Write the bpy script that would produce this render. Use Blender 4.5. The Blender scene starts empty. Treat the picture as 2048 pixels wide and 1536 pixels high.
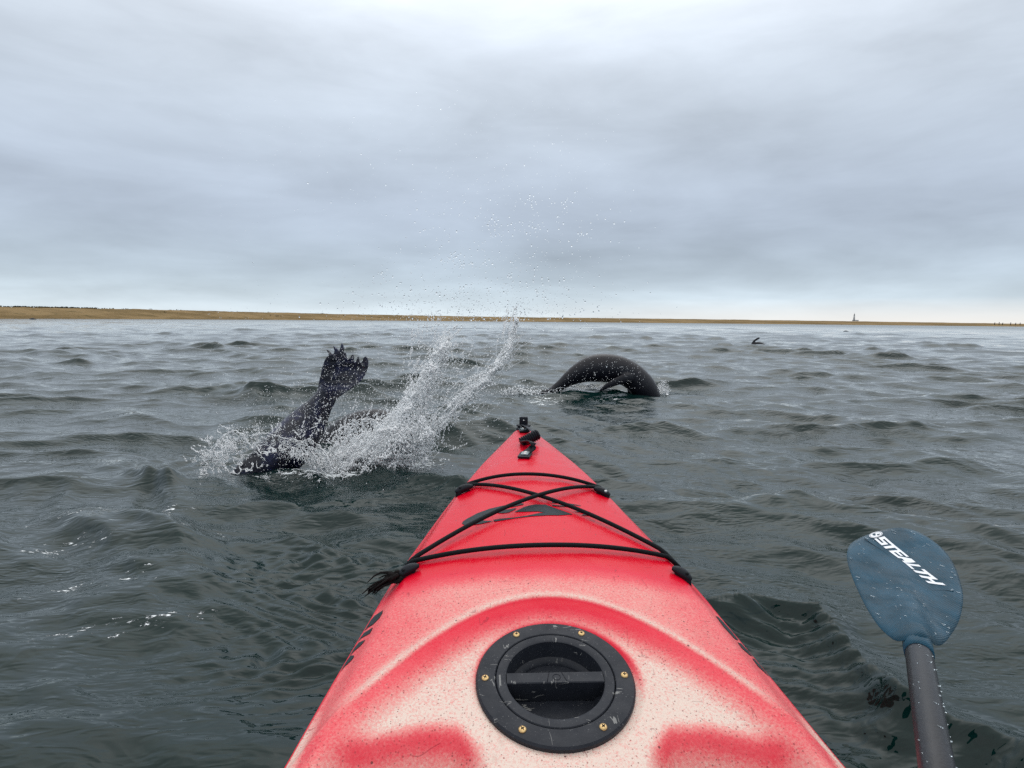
import bpy, bmesh, math, random
import numpy as np
from mathutils import Vector, Matrix, noise
from mathutils.geometry import tessellate_polygon

random.seed(7); rng = np.random.default_rng(7)
sc = bpy.context.scene
R = math.radians

# ------------------------------------------------------------------ camera
F = 1150.0                     # focal length in pixels of the 2048 px wide photograph
H = 0.84                       # eye height over the water
PITCH = math.atan2(128, F)
ROLL = R(0.62)
cam_d = bpy.data.cameras.new('camera'); cam = bpy.data.objects.new('camera', cam_d)
sc.collection.objects.link(cam)
cam_d.sensor_width = 36; cam_d.lens = 36 * F / 2048
cam_d.clip_start = 0.02; cam_d.clip_end = 20000
CM = Matrix.Rotation(math.pi / 2 - PITCH, 4, 'X') @ Matrix.Rotation(ROLL, 4, 'Z')
CM = Matrix.Translation((0, 0, H)) @ CM
cam.matrix_world = CM
sc.camera = cam
sc.render.resolution_x = 1024; sc.render.resolution_y = 768
sc.view_settings.view_transform = 'Standard'; sc.view_settings.look = 'None'
sc.view_settings.gamma = 1; sc.view_settings.exposure = 0.14
sc.cycles.max_bounces = 14; sc.cycles.diffuse_bounces = 12; sc.cycles.transmission_bounces = 12; sc.cycles.transparent_max_bounces = 8
sc.cycles.use_denoising = False

# ------------------------------------------------------------------ world
SUN_EL, SUN_AZ = R(58), R(8)           # in front of the kayak and high
W = bpy.data.worlds.new('World'); sc.world = W; W.use_nodes = True
def build_world():
    nt = W.node_tree; N = nt.nodes; L = nt.links; N.clear()
    out = N.new('ShaderNodeOutputWorld'); bg = N.new('ShaderNodeBackground')
    bg.inputs['Strength'].default_value = 0.1
    L.new(bg.outputs[0], out.inputs[0])
    sky = N.new('ShaderNodeTexSky'); sky.sky_type = 'NISHITA'; sky.sun_disc = False
    sky.sun_elevation = SUN_EL; sky.sun_rotation = SUN_AZ
    tc = N.new('ShaderNodeTexCoord'); sep = N.new('ShaderNodeSeparateXYZ'); L.new(tc.outputs['Generated'], sep.inputs[0])
    def m(op, a, b=None, c=None, clamp=False):
        n = N.new('ShaderNodeMath'); n.operation = op; n.use_clamp = clamp
        for i, v in enumerate((a, b, c)):
            if v is None: continue
            if isinstance(v, (int, float)): n.inputs[i].default_value = v
            else: L.new(v, n.inputs[i])
        return n.outputs[0]
    z = m('MAXIMUM', sep.outputs['Z'], 0.0)
    den = m('ADD', z, 0.13)
    cx = m('DIVIDE', sep.outputs['X'], den); cy = m('DIVIDE', sep.outputs['Y'], den)
    cv = N.new('ShaderNodeCombineXYZ'); L.new(cx, cv.inputs[0]); L.new(cy, cv.inputs[1])
    def fbm(scale, det, rough, off, dist=0.6, st=(1, 1, 1)):
        mp = N.new('ShaderNodeMapping'); mp.inputs['Location'].default_value = off; mp.inputs['Scale'].default_value = st
        L.new(cv.outputs[0], mp.inputs[0])
        n = N.new('ShaderNodeTexNoise'); n.inputs['Scale'].default_value = scale; n.inputs['Detail'].default_value = det
        n.inputs['Roughness'].default_value = rough; n.inputs['Distortion'].default_value = dist
        L.new(mp.outputs[0], n.inputs['Vector']); return n.outputs['Fac']
    n1 = fbm(0.62, 5, 0.5, (3.1, 1.7, 0), 0.3, (0.9, 1, 1))
    mpd = N.new('ShaderNodeMapping'); mpd.inputs['Scale'].default_value = (1, 1, 3.4); mpd.inputs['Location'].default_value = (4.2, .7, 1.3); L.new(tc.outputs['Generated'], mpd.inputs[0])
    nd = N.new('ShaderNodeTexNoise'); nd.inputs['Scale'].default_value = 3.6; nd.inputs['Detail'].default_value = 8; nd.inputs['Roughness'].default_value = .56; nd.inputs['Distortion'].default_value = .3
    L.new(mpd.outputs[0], nd.inputs['Vector']); n2 = nd.outputs['Fac']
    ramp = N.new('ShaderNodeValToRGB'); cr = ramp.color_ramp; cr.interpolation = 'B_SPLINE'
    L.new(z, ramp.inputs[0])
    st = [(0.0, (.73, .81, .86)), (0.025, (.59, .69, .76)), (0.07, (.46, .55, .635)), (0.15, (.425, .495, .60)), (0.24, (.46, .53, .625)),
          (0.34, (.56, .63, .715)), (0.46, (.64, .70, .78)), (1.0, (1.62, 1.67, 1.72))]
    cr.elements[0].position = st[0][0]; cr.elements[0].color = (*st[0][1], 1)
    cr.elements[1].position = st[-1][0]; cr.elements[1].color = (*st[-1][1], 1)
    for p, c in st[1:-1]:
        e = cr.elements.new(p); e.color = (*c, 1)
    # cloud density modulates the veil's brightness
    a = m('MULTIPLY_ADD', n1, 0.65, -0.325); b = m('MULTIPLY_ADD', n2, 0.55, -0.275)
    ab = m('ADD', a, b)
    dens = m('ADD', ab, 1.0)
    dens = m('MAXIMUM', m('MINIMUM', dens, 1.5), 0.7)
    # bright thinning of the cloud in front of the hidden sun
    sdn = N.new('ShaderNodeVectorMath'); sdn.operation = 'DOT_PRODUCT'; L.new(tc.outputs['Generated'], sdn.inputs[0])
    sdn.inputs[1].default_value = (math.sin(SUN_AZ) * math.cos(SUN_EL), math.cos(SUN_AZ) * math.cos(SUN_EL), math.sin(SUN_EL))
    gl = m('POWER', m('MAXIMUM', sdn.outputs['Value'], 0.0), 14.0)
    dens = m('MULTIPLY', dens, m('MULTIPLY_ADD', gl, 1.35, 1.0))
    vm = N.new('ShaderNodeVectorMath'); vm.operation = 'SCALE'; L.new(ramp.outputs[0], vm.inputs[0]); L.new(dens, vm.inputs['Scale'])
    # warm break of light low on the right
    azd = N.new('ShaderNodeVectorMath'); azd.operation = 'DOT_PRODUCT'; L.new(tc.outputs['Generated'], azd.inputs[0])
    azd.inputs[1].default_value = (math.sin(R(42)), math.cos(R(42)), 0.0)
    wa = m('MULTIPLY_ADD', azd.outputs['Value'], 4.0, -3.0, clamp=True)
    wz = m('MULTIPLY_ADD', z, -26.0, 1.0, clamp=True)
    wf = m('MULTIPLY', m('MULTIPLY', wa, wz), 0.95)
    mx = N.new('ShaderNodeMix'); mx.data_type = 'RGBA'; L.new(wf, mx.inputs['Factor'])
    L.new(vm.outputs[0], mx.inputs['A']); mx.inputs['B'].default_value = (.86, .83, .79, 1)
    sc10 = N.new('ShaderNodeVectorMath'); sc10.operation = 'SCALE'; sc10.inputs['Scale'].default_value = 10.0
    L.new(mx.outputs['Result'], sc10.inputs[0])
    fin = N.new('ShaderNodeMix'); fin.data_type = 'RGBA'; fin.inputs['Factor'].default_value = 0.97
    L.new(sky.outputs[0], fin.inputs['A']); L.new(sc10.outputs[0], fin.inputs['B'])
    L.new(fin.outputs['Result'], bg.inputs['Color'])
build_world()

sd = bpy.data.lights.new('sun', 'SUN'); sd.energy = 0.5; sd.angle = R(170); sd.color = (.96, .99, 1)
so = bpy.data.objects.new('sun', sd); sc.collection.objects.link(so)
_dir = Vector((math.sin(SUN_AZ) * math.cos(SUN_EL), math.cos(SUN_AZ) * math.cos(SUN_EL), math.sin(SUN_EL)))
so.rotation_euler = _dir.to_track_quat('Z', 'Y').to_euler(); so.location = _dir * 50

# ------------------------------------------------------------------ helpers
RC = CM.to_3x3(); EYE = Vector((0, 0, H))
def ray(px, py):
    return RC @ Vector(((px - 1024) / F, (768 - py) / F, -1.0))
def at(px, py, depth):                       # point at a distance along the view axis
    return EYE + ray(px, py) * depth
def gp(px, py, z=0.0):                       # point on a level plane
    d = ray(px, py); return EYE + d * ((z - H) / d.z)

def mesh_obj(name, verts, faces, mat=None, parent=None, smooth=True):
    me = bpy.data.meshes.new(name)
    me.from_pydata([tuple(v) for v in verts], [], faces)
    me.update()
    o = bpy.data.objects.new(name, me); sc.collection.objects.link(o)
    if mat: me.materials.append(mat)
    if smooth: me.shade_smooth()
    if parent: o.parent = parent
    return o
def np_mesh(name, co, loops, nper, mat, parent=None):
    """co (N,3); loops flat index array; nper verts per face"""
    me = bpy.data.meshes.new(name); nf = len(loops) // nper
    me.vertices.add(len(co)); me.vertices.foreach_set('co', np.ascontiguousarray(co, dtype=np.float32).ravel())
    me.loops.add(len(loops)); me.loops.foreach_set('vertex_index', loops.astype(np.int32))
    me.polygons.add(nf); me.polygons.foreach_set('loop_start', np.arange(0, nf * nper, nper, dtype=np.int32))
    me.polygons.foreach_set('loop_total', np.full(nf, nper, dtype=np.int32))
    me.update(calc_edges=True); me.materials.append(mat); me.shade_smooth()
    o = bpy.data.objects.new(name, me); sc.collection.objects.link(o)
    if parent: o.parent = parent
    return o
def tag(o, label=None, cat=None, group=None, kind=None):
    if label: o['label'] = label
    if cat: o['category'] = cat
    if group: o['group'] = group
    if kind: o['kind'] = kind
    return o
def empty(name, loc=(0, 0, 0), rz=0):
    o = bpy.data.objects.new(name, None); sc.collection.objects.link(o)
    o.location = loc; o.rotation_euler = (0, 0, rz); o.empty_display_size = .1; return o
class MB:
    def __init__(s): s.v = []; s.f = []
    def add(s, v, f):
        n = len(s.v); s.v += [tuple(p) for p in v]; s.f += [[i + n for i in q] for q in f]; return s
    def build(s, name, mat, parent=None, smooth=True, auto=None):
        o = mesh_obj(name, s.v, s.f, mat, parent, smooth)
        if auto is not None:
            try: o.data.set_sharp_from_angle(angle=auto)
            except Exception: pass
        return o
def tube(path, rad, n=8, caps=True, squash=None):
    """tube along path; rad scalar or list"""
    P = [Vector(p) for p in path]; m = len(P)
    rs = rad if hasattr(rad, '__len__') else [rad] * m
    v = []; f = []; up = Vector((0, 0, 1)); prevx = None
    for i in range(m):
        t = (P[min(i + 1, m - 1)] - P[max(i - 1, 0)])
        if t.length < 1e-9: t = Vector((0, 1, 0))
        t.normalize()
        if prevx is None:
            x = t.cross(up)
            if x.length < 1e-3: x = t.cross(Vector((1, 0, 0)))
        else: x = prevx - t * prevx.dot(t)
        x.normalize(); y = t.cross(x).normalized(); prevx = x
        for k in range(n):
            a = 2 * math.pi * k / n
            v.append(P[i] + x * math.cos(a) * rs[i] + y * math.sin(a) * rs[i] * (squash or 1))
    for i in range(m - 1):
        for k in range(n):
            f.append([i * n + k, i * n + (k + 1) % n, (i + 1) * n + (k + 1) % n, (i + 1) * n + k])
    if caps:
        f.append(list(range(n))[::-1]); f.append([(m - 1) * n + k for k in range(n)])
    return v, f
def spline(pts, n=8):
    """Catmull-Rom through tuples of any length"""
    P = [np.array(p, float) for p in pts]; P = [2 * P[0] - P[1]] + P + [2 * P[-1] - P[-2]]
    out = []
    for i in range(1, len(P) - 2):
        for k in range(n):
            t = k / n
            out.append(.5 * (2 * P[i] + (P[i + 1] - P[i - 1]) * t + (2 * P[i - 1] - 5 * P[i] + 4 * P[i + 1] - P[i + 2]) * t * t
                             + (3 * P[i] - P[i - 1] - 3 * P[i + 1] + P[i + 2]) * t ** 3))
    out.append(P[-2]); return out
def lathe(prof, n=48, close=True):
    """prof list of (r,z)"""
    v = []; f = []
    for r, z in prof:
        for k in range(n):
            a = 2 * math.pi * k / n; v.append((r * math.cos(a), r * math.sin(a), z))
    for i in range(len(prof) - 1):
        for k in range(n):
            f.append([i * n + k, i * n + (k + 1) % n, (i + 1) * n + (k + 1) % n, (i + 1) * n + k])
    return v, f
def box(cx, cy, cz, sx, sy, sz, bev=0.0):
    b = bmesh.new(); bmesh.ops.create_cube(b, size=1)
    for v in b.verts: v.co = Vector((v.co.x * sx, v.co.y * sy, v.co.z * sz))
    if bev: bmesh.ops.bevel(b, geom=b.edges[:], offset=bev, segments=2, affect='EDGES', profile=.6)
    vs = [tuple(v.co + Vector((cx, cy, cz))) for v in b.verts]; b.verts.index_update()
    fs = [[v.index for v in q.verts] for q in b.faces]; b.free(); return vs, fs
def xf(mat, vf): return [mat @ Vector(p) for p in vf[0]], vf[1]

# ------------------------------------------------------------------ materials
def new_mat(name):
    m = bpy.data.materials.new(name); m.use_nodes = True; nt = m.node_tree
    return m, nt, nt.nodes, nt.links, nt.nodes['Principled BSDF']
def nz(N, L, vec, scale, det=4, rough=.5, dist=0):
    n = N.new('ShaderNodeTexNoise'); n.inputs['Scale'].default_value = scale; n.inputs['Detail'].default_value = det
    n.inputs['Roughness'].default_value = rough; n.inputs['Distortion'].default_value = dist
    if vec is not None: L.new(vec, n.inputs['Vector'])
    return n.outputs['Fac']
def mapv(N, L, src, scale=(1, 1, 1), rot=(0, 0, 0), loc=(0, 0, 0)):
    mp = N.new('ShaderNodeMapping'); mp.inputs['Scale'].default_value = scale; mp.inputs['Rotation'].default_value = rot
    mp.inputs['Location'].default_value = loc; L.new(src, mp.inputs[0]); return mp.outputs[0]
def mth(N, L, op, a, b=None, c=None, clamp=False):
    n = N.new('ShaderNodeMath'); n.operation = op; n.use_clamp = clamp
    for i, v in enumerate((a, b, c)):
        if v is None: continue
        if isinstance(v, (int, float)): n.inputs[i].default_value = v
        else: L.new(v, n.inputs[i])
    return n.outputs[0]
def mixc(N, L, fac, a, b):
    n = N.new('ShaderNodeMix'); n.data_type = 'RGBA'
    for s, v in (('Factor', fac), ('A', a), ('B', b)):
        if isinstance(v, tuple): n.inputs[s].default_value = (*v, 1)
        elif isinstance(v, (int, float)): n.inputs[s].default_value = v
        else: L.new(v, n.inputs[s])
    return n.outputs['Result']
def sstep(N, L, x, lo, hi):
    n = N.new('ShaderNodeMapRange'); n.interpolation_type = 'SMOOTHSTEP'
    n.inputs['From Min'].default_value = lo; n.inputs['From Max'].default_value = hi
    L.new(x, n.inputs['Value']); return n.outputs['Result']
def bump(N, L, h, dist, strength=1.0, normal=None):
    n = N.new('ShaderNodeBump'); n.inputs['Distance'].default_value = dist; n.inputs['Strength'].default_value = strength
    L.new(h, n.inputs['Height'])
    if normal is not None: L.new(normal, n.inputs['Normal'])
    return n.outputs[0]
def simple(name, col, rough=.5, spec=.5, ns=60, amt=.25, bmp=0.0, bscale=200, metal=0, coat=0):
    m, nt, N, L, P = new_mat(name)
    tc = N.new('ShaderNodeTexCoord').outputs['Object']
    f = nz(N, L, tc, ns, 5, .6)
    c = mixc(N, L, f, tuple(x * (1 - amt) for x in col), tuple(min(1, x * (1 + amt)) for x in col))
    L.new(c, P.inputs['Base Color']); P.inputs['Roughness'].default_value = rough
    P.inputs['Specular IOR Level'].default_value = spec; P.inputs['Metallic'].default_value = metal
    P.inputs['Coat Weight'].default_value = coat; P.inputs['Coat Roughness'].default_value = .08
    if bmp: L.new(bump(N, L, nz(N, L, tc, bscale, 3, .6), bmp), P.inputs['Normal'])
    return m

def water_mat():
    m, nt, N, L, P = new_mat('sea_water')
    tc = N.new('ShaderNodeTexCoord').outputs['Object']
    P.inputs['IOR'].default_value = 1.333; P.inputs['Roughness'].default_value = .02
    v1 = mapv(N, L, tc, (.5, 1.35, 1), (0, 0, R(-17))); v2 = mapv(N, L, tc, (.55, 1.35, 1), (0, 0, R(16)))
    v3 = mapv(N, L, tc, (.5, 1.3, 1), (0, 0, R(-22)))
    calm = N.new('ShaderNodeAttribute'); calm.attribute_name = 'calm'; cf = calm.outputs['Fac']
    patch = nz(N, L, mapv(N, L, tc, (.45, 1.2, 1), (0, 0, R(-15))), 1.6, 4, .6)
    amp = sstep(N, L, patch, .42, .66)
    def ridge(v, sc_, det, dist):                      # sharp little crests
        n = nz(N, L, v, sc_, det, .55, dist); return mth(N, L, 'SUBTRACT', 1.0, mth(N, L, 'MULTIPLY', mth(N, L, 'POWER', mth(N, L, 'ABSOLUTE', mth(N, L, 'SUBTRACT', n, .5)), 1.35), 5.0))
    h0 = ridge(v3, 3.4, 2, .5)
    h1 = mth(N, L, 'ADD', ridge(v1, 9, 2, .7), mth(N, L, 'MULTIPLY', ridge(v2, 15, 2, .5), .6)); h2 = mth(N, L, 'ADD', ridge(v1, 24, 1, .6), ridge(v2, 33, 1, .6)); h3 = nz(N, L, v1, 90, 2, .5)
    b0 = bump(N, L, h0, .009, .8)
    b1 = bump(N, L, h1, .0044, 1.0, b0)
    bb = N.new('ShaderNodeBump'); bb.inputs['Distance'].default_value = .0025; L.new(h2, bb.inputs['Height']); L.new(b1, bb.inputs['Normal'])
    L.new(mth(N, L, 'MULTIPLY', amp, mth(N, L, 'SUBTRACT', 1.0, cf, clamp=True), clamp=True), bb.inputs['Strength'])
    b3 = N.new('ShaderNodeBump'); b3.inputs['Distance'].default_value = .0003; L.new(h3, b3.inputs['Height']); L.new(bb.outputs[0], b3.inputs['Normal'])
    L.new(mth(N, L, 'MULTIPLY', amp, .8, clamp=True), b3.inputs['Strength'])
    foam = N.new('ShaderNodeAttribute'); foam.attribute_name = 'foam'; ff = foam.outputs['Fac']
    fv = mapv(N, L, tc, (1, 2.1, 1), (0, 0, R(-24)))
    n1 = nz(N, L, fv, 11, 5, .65, .9); n2 = nz(N, L, fv, 36, 4, .65, .4)
    s = mth(N, L, 'ADD', mth(N, L, 'MULTIPLY', n1, .56), mth(N, L, 'MULTIPLY', n2, .52))
    t = mth(N, L, 'SUBTRACT', mth(N, L, 'ADD', s, ff), 1.02)
    mask = sstep(N, L, t, -.01, .035)
    deep = mixc(N, L, nz(N, L, tc, 1.3, 3), (.0012, .0100, .0092), (.0028, .0195, .0180))
    col = mixc(N, L, mask, deep, (.78, .82, .83))
    L.new(col, P.inputs['Base Color'])
    ln_ = N.new('ShaderNodeVectorMath'); ln_.operation = 'LENGTH'; L.new(tc, ln_.inputs[0])
    far = mth(N, L, 'MULTIPLY', sstep(N, L, ln_.outputs['Value'], 25, 220), .20)      # chop too small to model far out
    L.new(mth(N, L, 'ADD', mth(N, L, 'MULTIPLY_ADD', mask, .55, .02), far, clamp=True), P.inputs['Roughness'])
    fb = N.new('ShaderNodeBump'); fb.inputs['Distance'].default_value = .006; L.new(mask, fb.inputs['Height']); L.new(b3.outputs[0], fb.inputs['Normal'])
    L.new(fb.outputs[0], P.inputs['Normal'])
    return m
M_water = water_mat()

# ------------------------------------------------------------------ water surface
def smooth01(x): x = np.clip(x, 0, 1); return x * x * (3 - 2 * x)
def gsum(x, y, items):
    o = np.zeros_like(x)
    for cx, cy, sx, sy, rot, a in items:
        c, s = math.cos(rot), math.sin(rot); u = (x - cx) * c + (y - cy) * s; v = -(x - cx) * s + (y - cy) * c
        o += a * np.exp(-(u / sx) ** 2 - (v / sy) ** 2)
    return o
def gmax(x, y, items):
    o = np.zeros_like(x)
    for it in items: o = np.maximum(o, gsum(x, y, [it]))
    return o
def segdist(x, y, pts):
    best = np.full_like(x, 1e9); side = np.zeros_like(x)
    for (ax, ay), (bx, by) in zip(pts[:-1], pts[1:]):
        dx, dy = bx - ax, by - ay; l2 = dx * dx + dy * dy
        t = np.clip(((x - ax) * dx + (y - ay) * dy) / l2, 0, 1)
        ex = x - ax - t * dx; ey = y - ay - t * dy; d = np.sqrt(ex * ex + ey * ey)
        sgn = np.sign((x - ax) * dy - (y - ay) * dx)
        w = d < best; best = np.where(w, d, best); side = np.where(w, sgn, side)
    return best, side
def build_water():
    r = [0.12]
    while r[-1] < 20: r.append(r[-1] * 1.0048 + .0002)
    while r[-1] < 320: r.append(r[-1] * 1.0062)
    while r[-1] < 9000: r.append(r[-1] * 1.022)
    r = np.array(r, np.float32)
    front = np.arange(-54, 54.01, .092); back = np.linspace(54, 306, 64)[1:-1]
    az = np.radians(np.concatenate([front, back])).astype(np.float32)
    A, Rr = np.meshgrid(az, r); x = Rr * np.sin(A); y = Rr * np.cos(A)
    dr = np.gradient(r)[:, None] * np.ones_like(A)
    x0 = x.copy(); y0 = y.copy()
    wx = x0 + .22 * np.sin(.9 * y0 + 1.3) * np.cos(.7 * x0) + .08 * np.sin(2.3 * x0 + 1.1 * y0); wy = y0 + .25 * np.sin(.8 * x0 + .4) + .09 * np.sin(1.9 * y0 - 1.4 * x0 + 2)
    mod = 1.0 + .35 * np.sin(.31 * x0 + .23 * y0 + 1) * np.sin(.27 * y0 - .4 * x0)
    z = np.zeros_like(x); hx = np.zeros_like(x); hy = np.zeros_like(x)
    NW = 132
    lam = np.exp(np.linspace(math.log(.085), math.log(5.5), NW)) * rng.uniform(.93, 1.07, NW)
    th = np.radians(rng.normal(-9, 25, NW))          # propagation direction relative to -Y
    ph = rng.uniform(0, 2 * math.pi, NW)
    prof = np.interp(np.log(lam), np.log([.085, .16, .4, .9, 1.8, 3.2, 5.5]), [0, .5, 1.45, 1.15, .52, .26, .16])
    sl = .19 * math.sqrt(2 / NW) * prof
    near = np.clip((Rr - .3) / 2.2, .35, 1)
    for i in range(NW):
        k = 2 * math.pi / lam[i]; a = sl[i] / k
        dx, dy = math.sin(th[i]), -math.cos(th[i])
        w = smooth01((lam[i] / dr - 2.6) / 3.0)
        if w.max() <= 0: continue
        phase = k * (dx * wx + dy * wy) + ph[i]
        aa = a * w * mod * (near if lam[i] < 2 else 1)
        s_ = np.sin(phase); z += aa * np.cos(phase)
        q = 1.1
        hx -= q * aa * dx * s_; hy -= q * aa * dy * s_
    # sharpen crests a little, nonlinear
    sg_ = float(z[:, :1100].std()); bt = .62 / sg_
    bt *= .55; z = (np.exp(np.clip(bt * z, -3, 1.3)) - 1.06) / bt
    for i in range(64):                               # small chop riding on the waves
        l_ = float(np.exp(rng.uniform(math.log(.075), math.log(.95)))); t_ = math.radians(rng.normal(-12, 36)); k = 2 * math.pi / l_
        a = .22 * math.sqrt(2 / 64) / k; w = smooth01((l_ / dr - 2.6) / 3.0)
        env = .55 + .75 * np.sin(x0 * 1.3 / (l_ + .4) + i) * np.sin(y0 * .9 / (l_ + .4) + 2 * i)
        z += a * w * env * np.clip(Rr / 2.2, .6, 1) * np.cos(k * (math.sin(t_) * wx - math.cos(t_) * wy) + rng.uniform(0, 6.28))
    # ----- local features
    foam = np.zeros_like(x); calm = np.zeros_like(x)
    def G(px, py): p = gp(px, py); return p.x, p.y
    # mound and crown round the diving seal
    sx, sy = G(560, 945); z += gsum(x0, y0, [(sx + .1, sy + .05, .5, .22, 0, .018), (sx - .5, sy - .1, .35, .25, .2, .006), (sx + .6, sy - .2, .25, .14, 0, -.02)])
    rr = np.sqrt((x0 - sx - .2) ** 2 + ((y0 - sy)) ** 2)
    z += .007 * np.cos(rr * 31 + 3 * np.sin(5 * x0)) * (1 + .5 * np.sin(9 * x0 + 6 * y0)) * np.exp(-((rr - .75) / .45) ** 2)
    foam += gsum(x0, y0, [(*G(760, 925), .52, .26, 0, .46), (*G(640, 955), .35, .12, 0, .45), (*G(450, 945), .35, .12, .1, .38), (*G(700, 985), .5, .14, .1, .28),
                          (*G(880, 930), .3, .18, 0, .16), (*G(640, 905), .4, .15, 0, .4), (*G(860, 880), .3, .2, 0, .22)])
    foam = np.maximum(foam, 1.25 * gmax(x0, y0, [(*G(520, 1000), .5, .2, .3, .24), (*G(250, 1030), .8, .22, .35, .34), (*G(100, 1090), .5, .16, .3, .35), (*G(200, 1160), .7, .2, .3, .33),
                          (*G(150, 1260), .35, .14, .3, .34), (*G(60, 1420), .25, .12, .3, .28), (*G(400, 1060), .4, .16, .3, .33), (*G(330, 1240), .3, .12, .3, .34),
                          (*G(960, 960), .25, .2, 0, .22), (*G(1330, 985), .3, .14, 0, .26), (*G(1290, 1060), .2, .14, 0, .25), (*G(1500, 1195), .1, .05, 0, .3),
                          (*G(1560, 1230), .12, .05, 0, .26)]))
    # porpoising seal: trough under the belly, foam along tail and nose
    ex, ey = G(1210, 790)
    z += gsum(x0, y0, [(ex + .35, ey - .05, .6, .40, 0, .020), (ex - .5, ey, .4, .4, 0, -.015), (ex + .1, ey - .85, .6, .2, 0, -.05)])
    foam += gsum(x0, y0, [(*G(1140, 795), .6, .3, 0, .36), (*G(1040, 792), .35, .35, 0, .24), (*G(1240, 800), .3, .2, 0, .28), (*G(1210, 783), .3, .3, 0, .42), (*G(1325, 783), .16, .2, 0, .55), (*G(1090, 803), .4, .2, 0, .33)])
    # bow wave and paddle puddle on the right of the kayak
    pts = [G(1430, 1222), G(1540, 1205), G(1640, 1222), G(1720, 1310), G(1800, 1400), G(1990, 1470), G(2200, 1560)]
    d, side = segdist(x0, y0, pts)
    rag = 1 + .35 * np.sin(11 * x0 + 5 * y0) + .25 * np.sin(23 * y0 - 9 * x0)
    z += .038 * rag * np.exp(-(d / .055) ** 2)
    inside = (side > 0) | (d < .02)
    inn = np.where(side > 0, 1.0, 0.0) * np.exp(-(d / .30) ** 2)
    z -= .050 * np.where(side > 0, 1.0, 0.0) * (1 - np.exp(-(d / .09) ** 2)) * np.exp(-(d / .42) ** 2)
    z += inn * (.0125 * np.sin(34 * x0 + 20 * np.sin(4 * y0)) * np.sin(41 * y0 + 6 * x0) + .003 * np.sin(90 * d + 8 * x0))
    calm += .75 * inn
    # eddies left of the kayak hull, dark glassy dimples with fine rings
    for (px, py, R0, am) in ((640, 1130, .13, .013), (690, 1180, .11, .012), (600, 1290, .13, .008), (655, 1310, .09, .006), (560, 1105, .07, .006)):
        cx, cy = G(px, py); q = np.sqrt((x0 - cx) ** 2 * .45 + (y0 - cy) ** 2 * 1.6 + .0009)
        env = np.exp(-(q / (R0 * 1.5)) ** 2)
        z += env * am * (np.sin(q * 120 + 5 * x0) * .35 + np.sin(48 * x0 + 9 * np.sin(12 * y0)) * np.sin(60 * y0 + 14 * x0) * .8)
        calm += .7 * env
    # long low streaks of drifting wake in the lower left
    st_ = np.sin(26 * (y0 - .32 * x0) + 3 * np.sin(2.1 * x0) + 1.5 * np.sin(5 * y0))
    z += .0035 * st_ * gsum(x0, y0, [(-1.4, 1.6, 1.6, .9, .3, 1.0)])
    fade = np.clip((Rr - .2) / .4, 0, 1)
    x = x0 + hx * fade; y = y0 + hy * fade
    nr, na = x.shape
    co = np.stack([x, y, z], -1).reshape(-1, 3)
    idx = np.arange(nr * na).reshape(nr, na); nxt = np.roll(idx, -1, axis=1)
    q = np.stack([nxt[:-1], nxt[1:], idx[1:], idx[:-1]], -1).reshape(-1)
    # close the small hole at the centre
    o = np_mesh('water', co, q, 4, M_water)
    for nm, arr in (('foam', foam), ('calm', calm)):
        at_ = o.data.attributes.new(nm, 'FLOAT', 'POINT'); at_.data.foreach_set('value', np.clip(arr, 0, 1.2).astype(np.float32).ravel())
    tag(o, kind='structure')
    return o
build_water()

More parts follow.
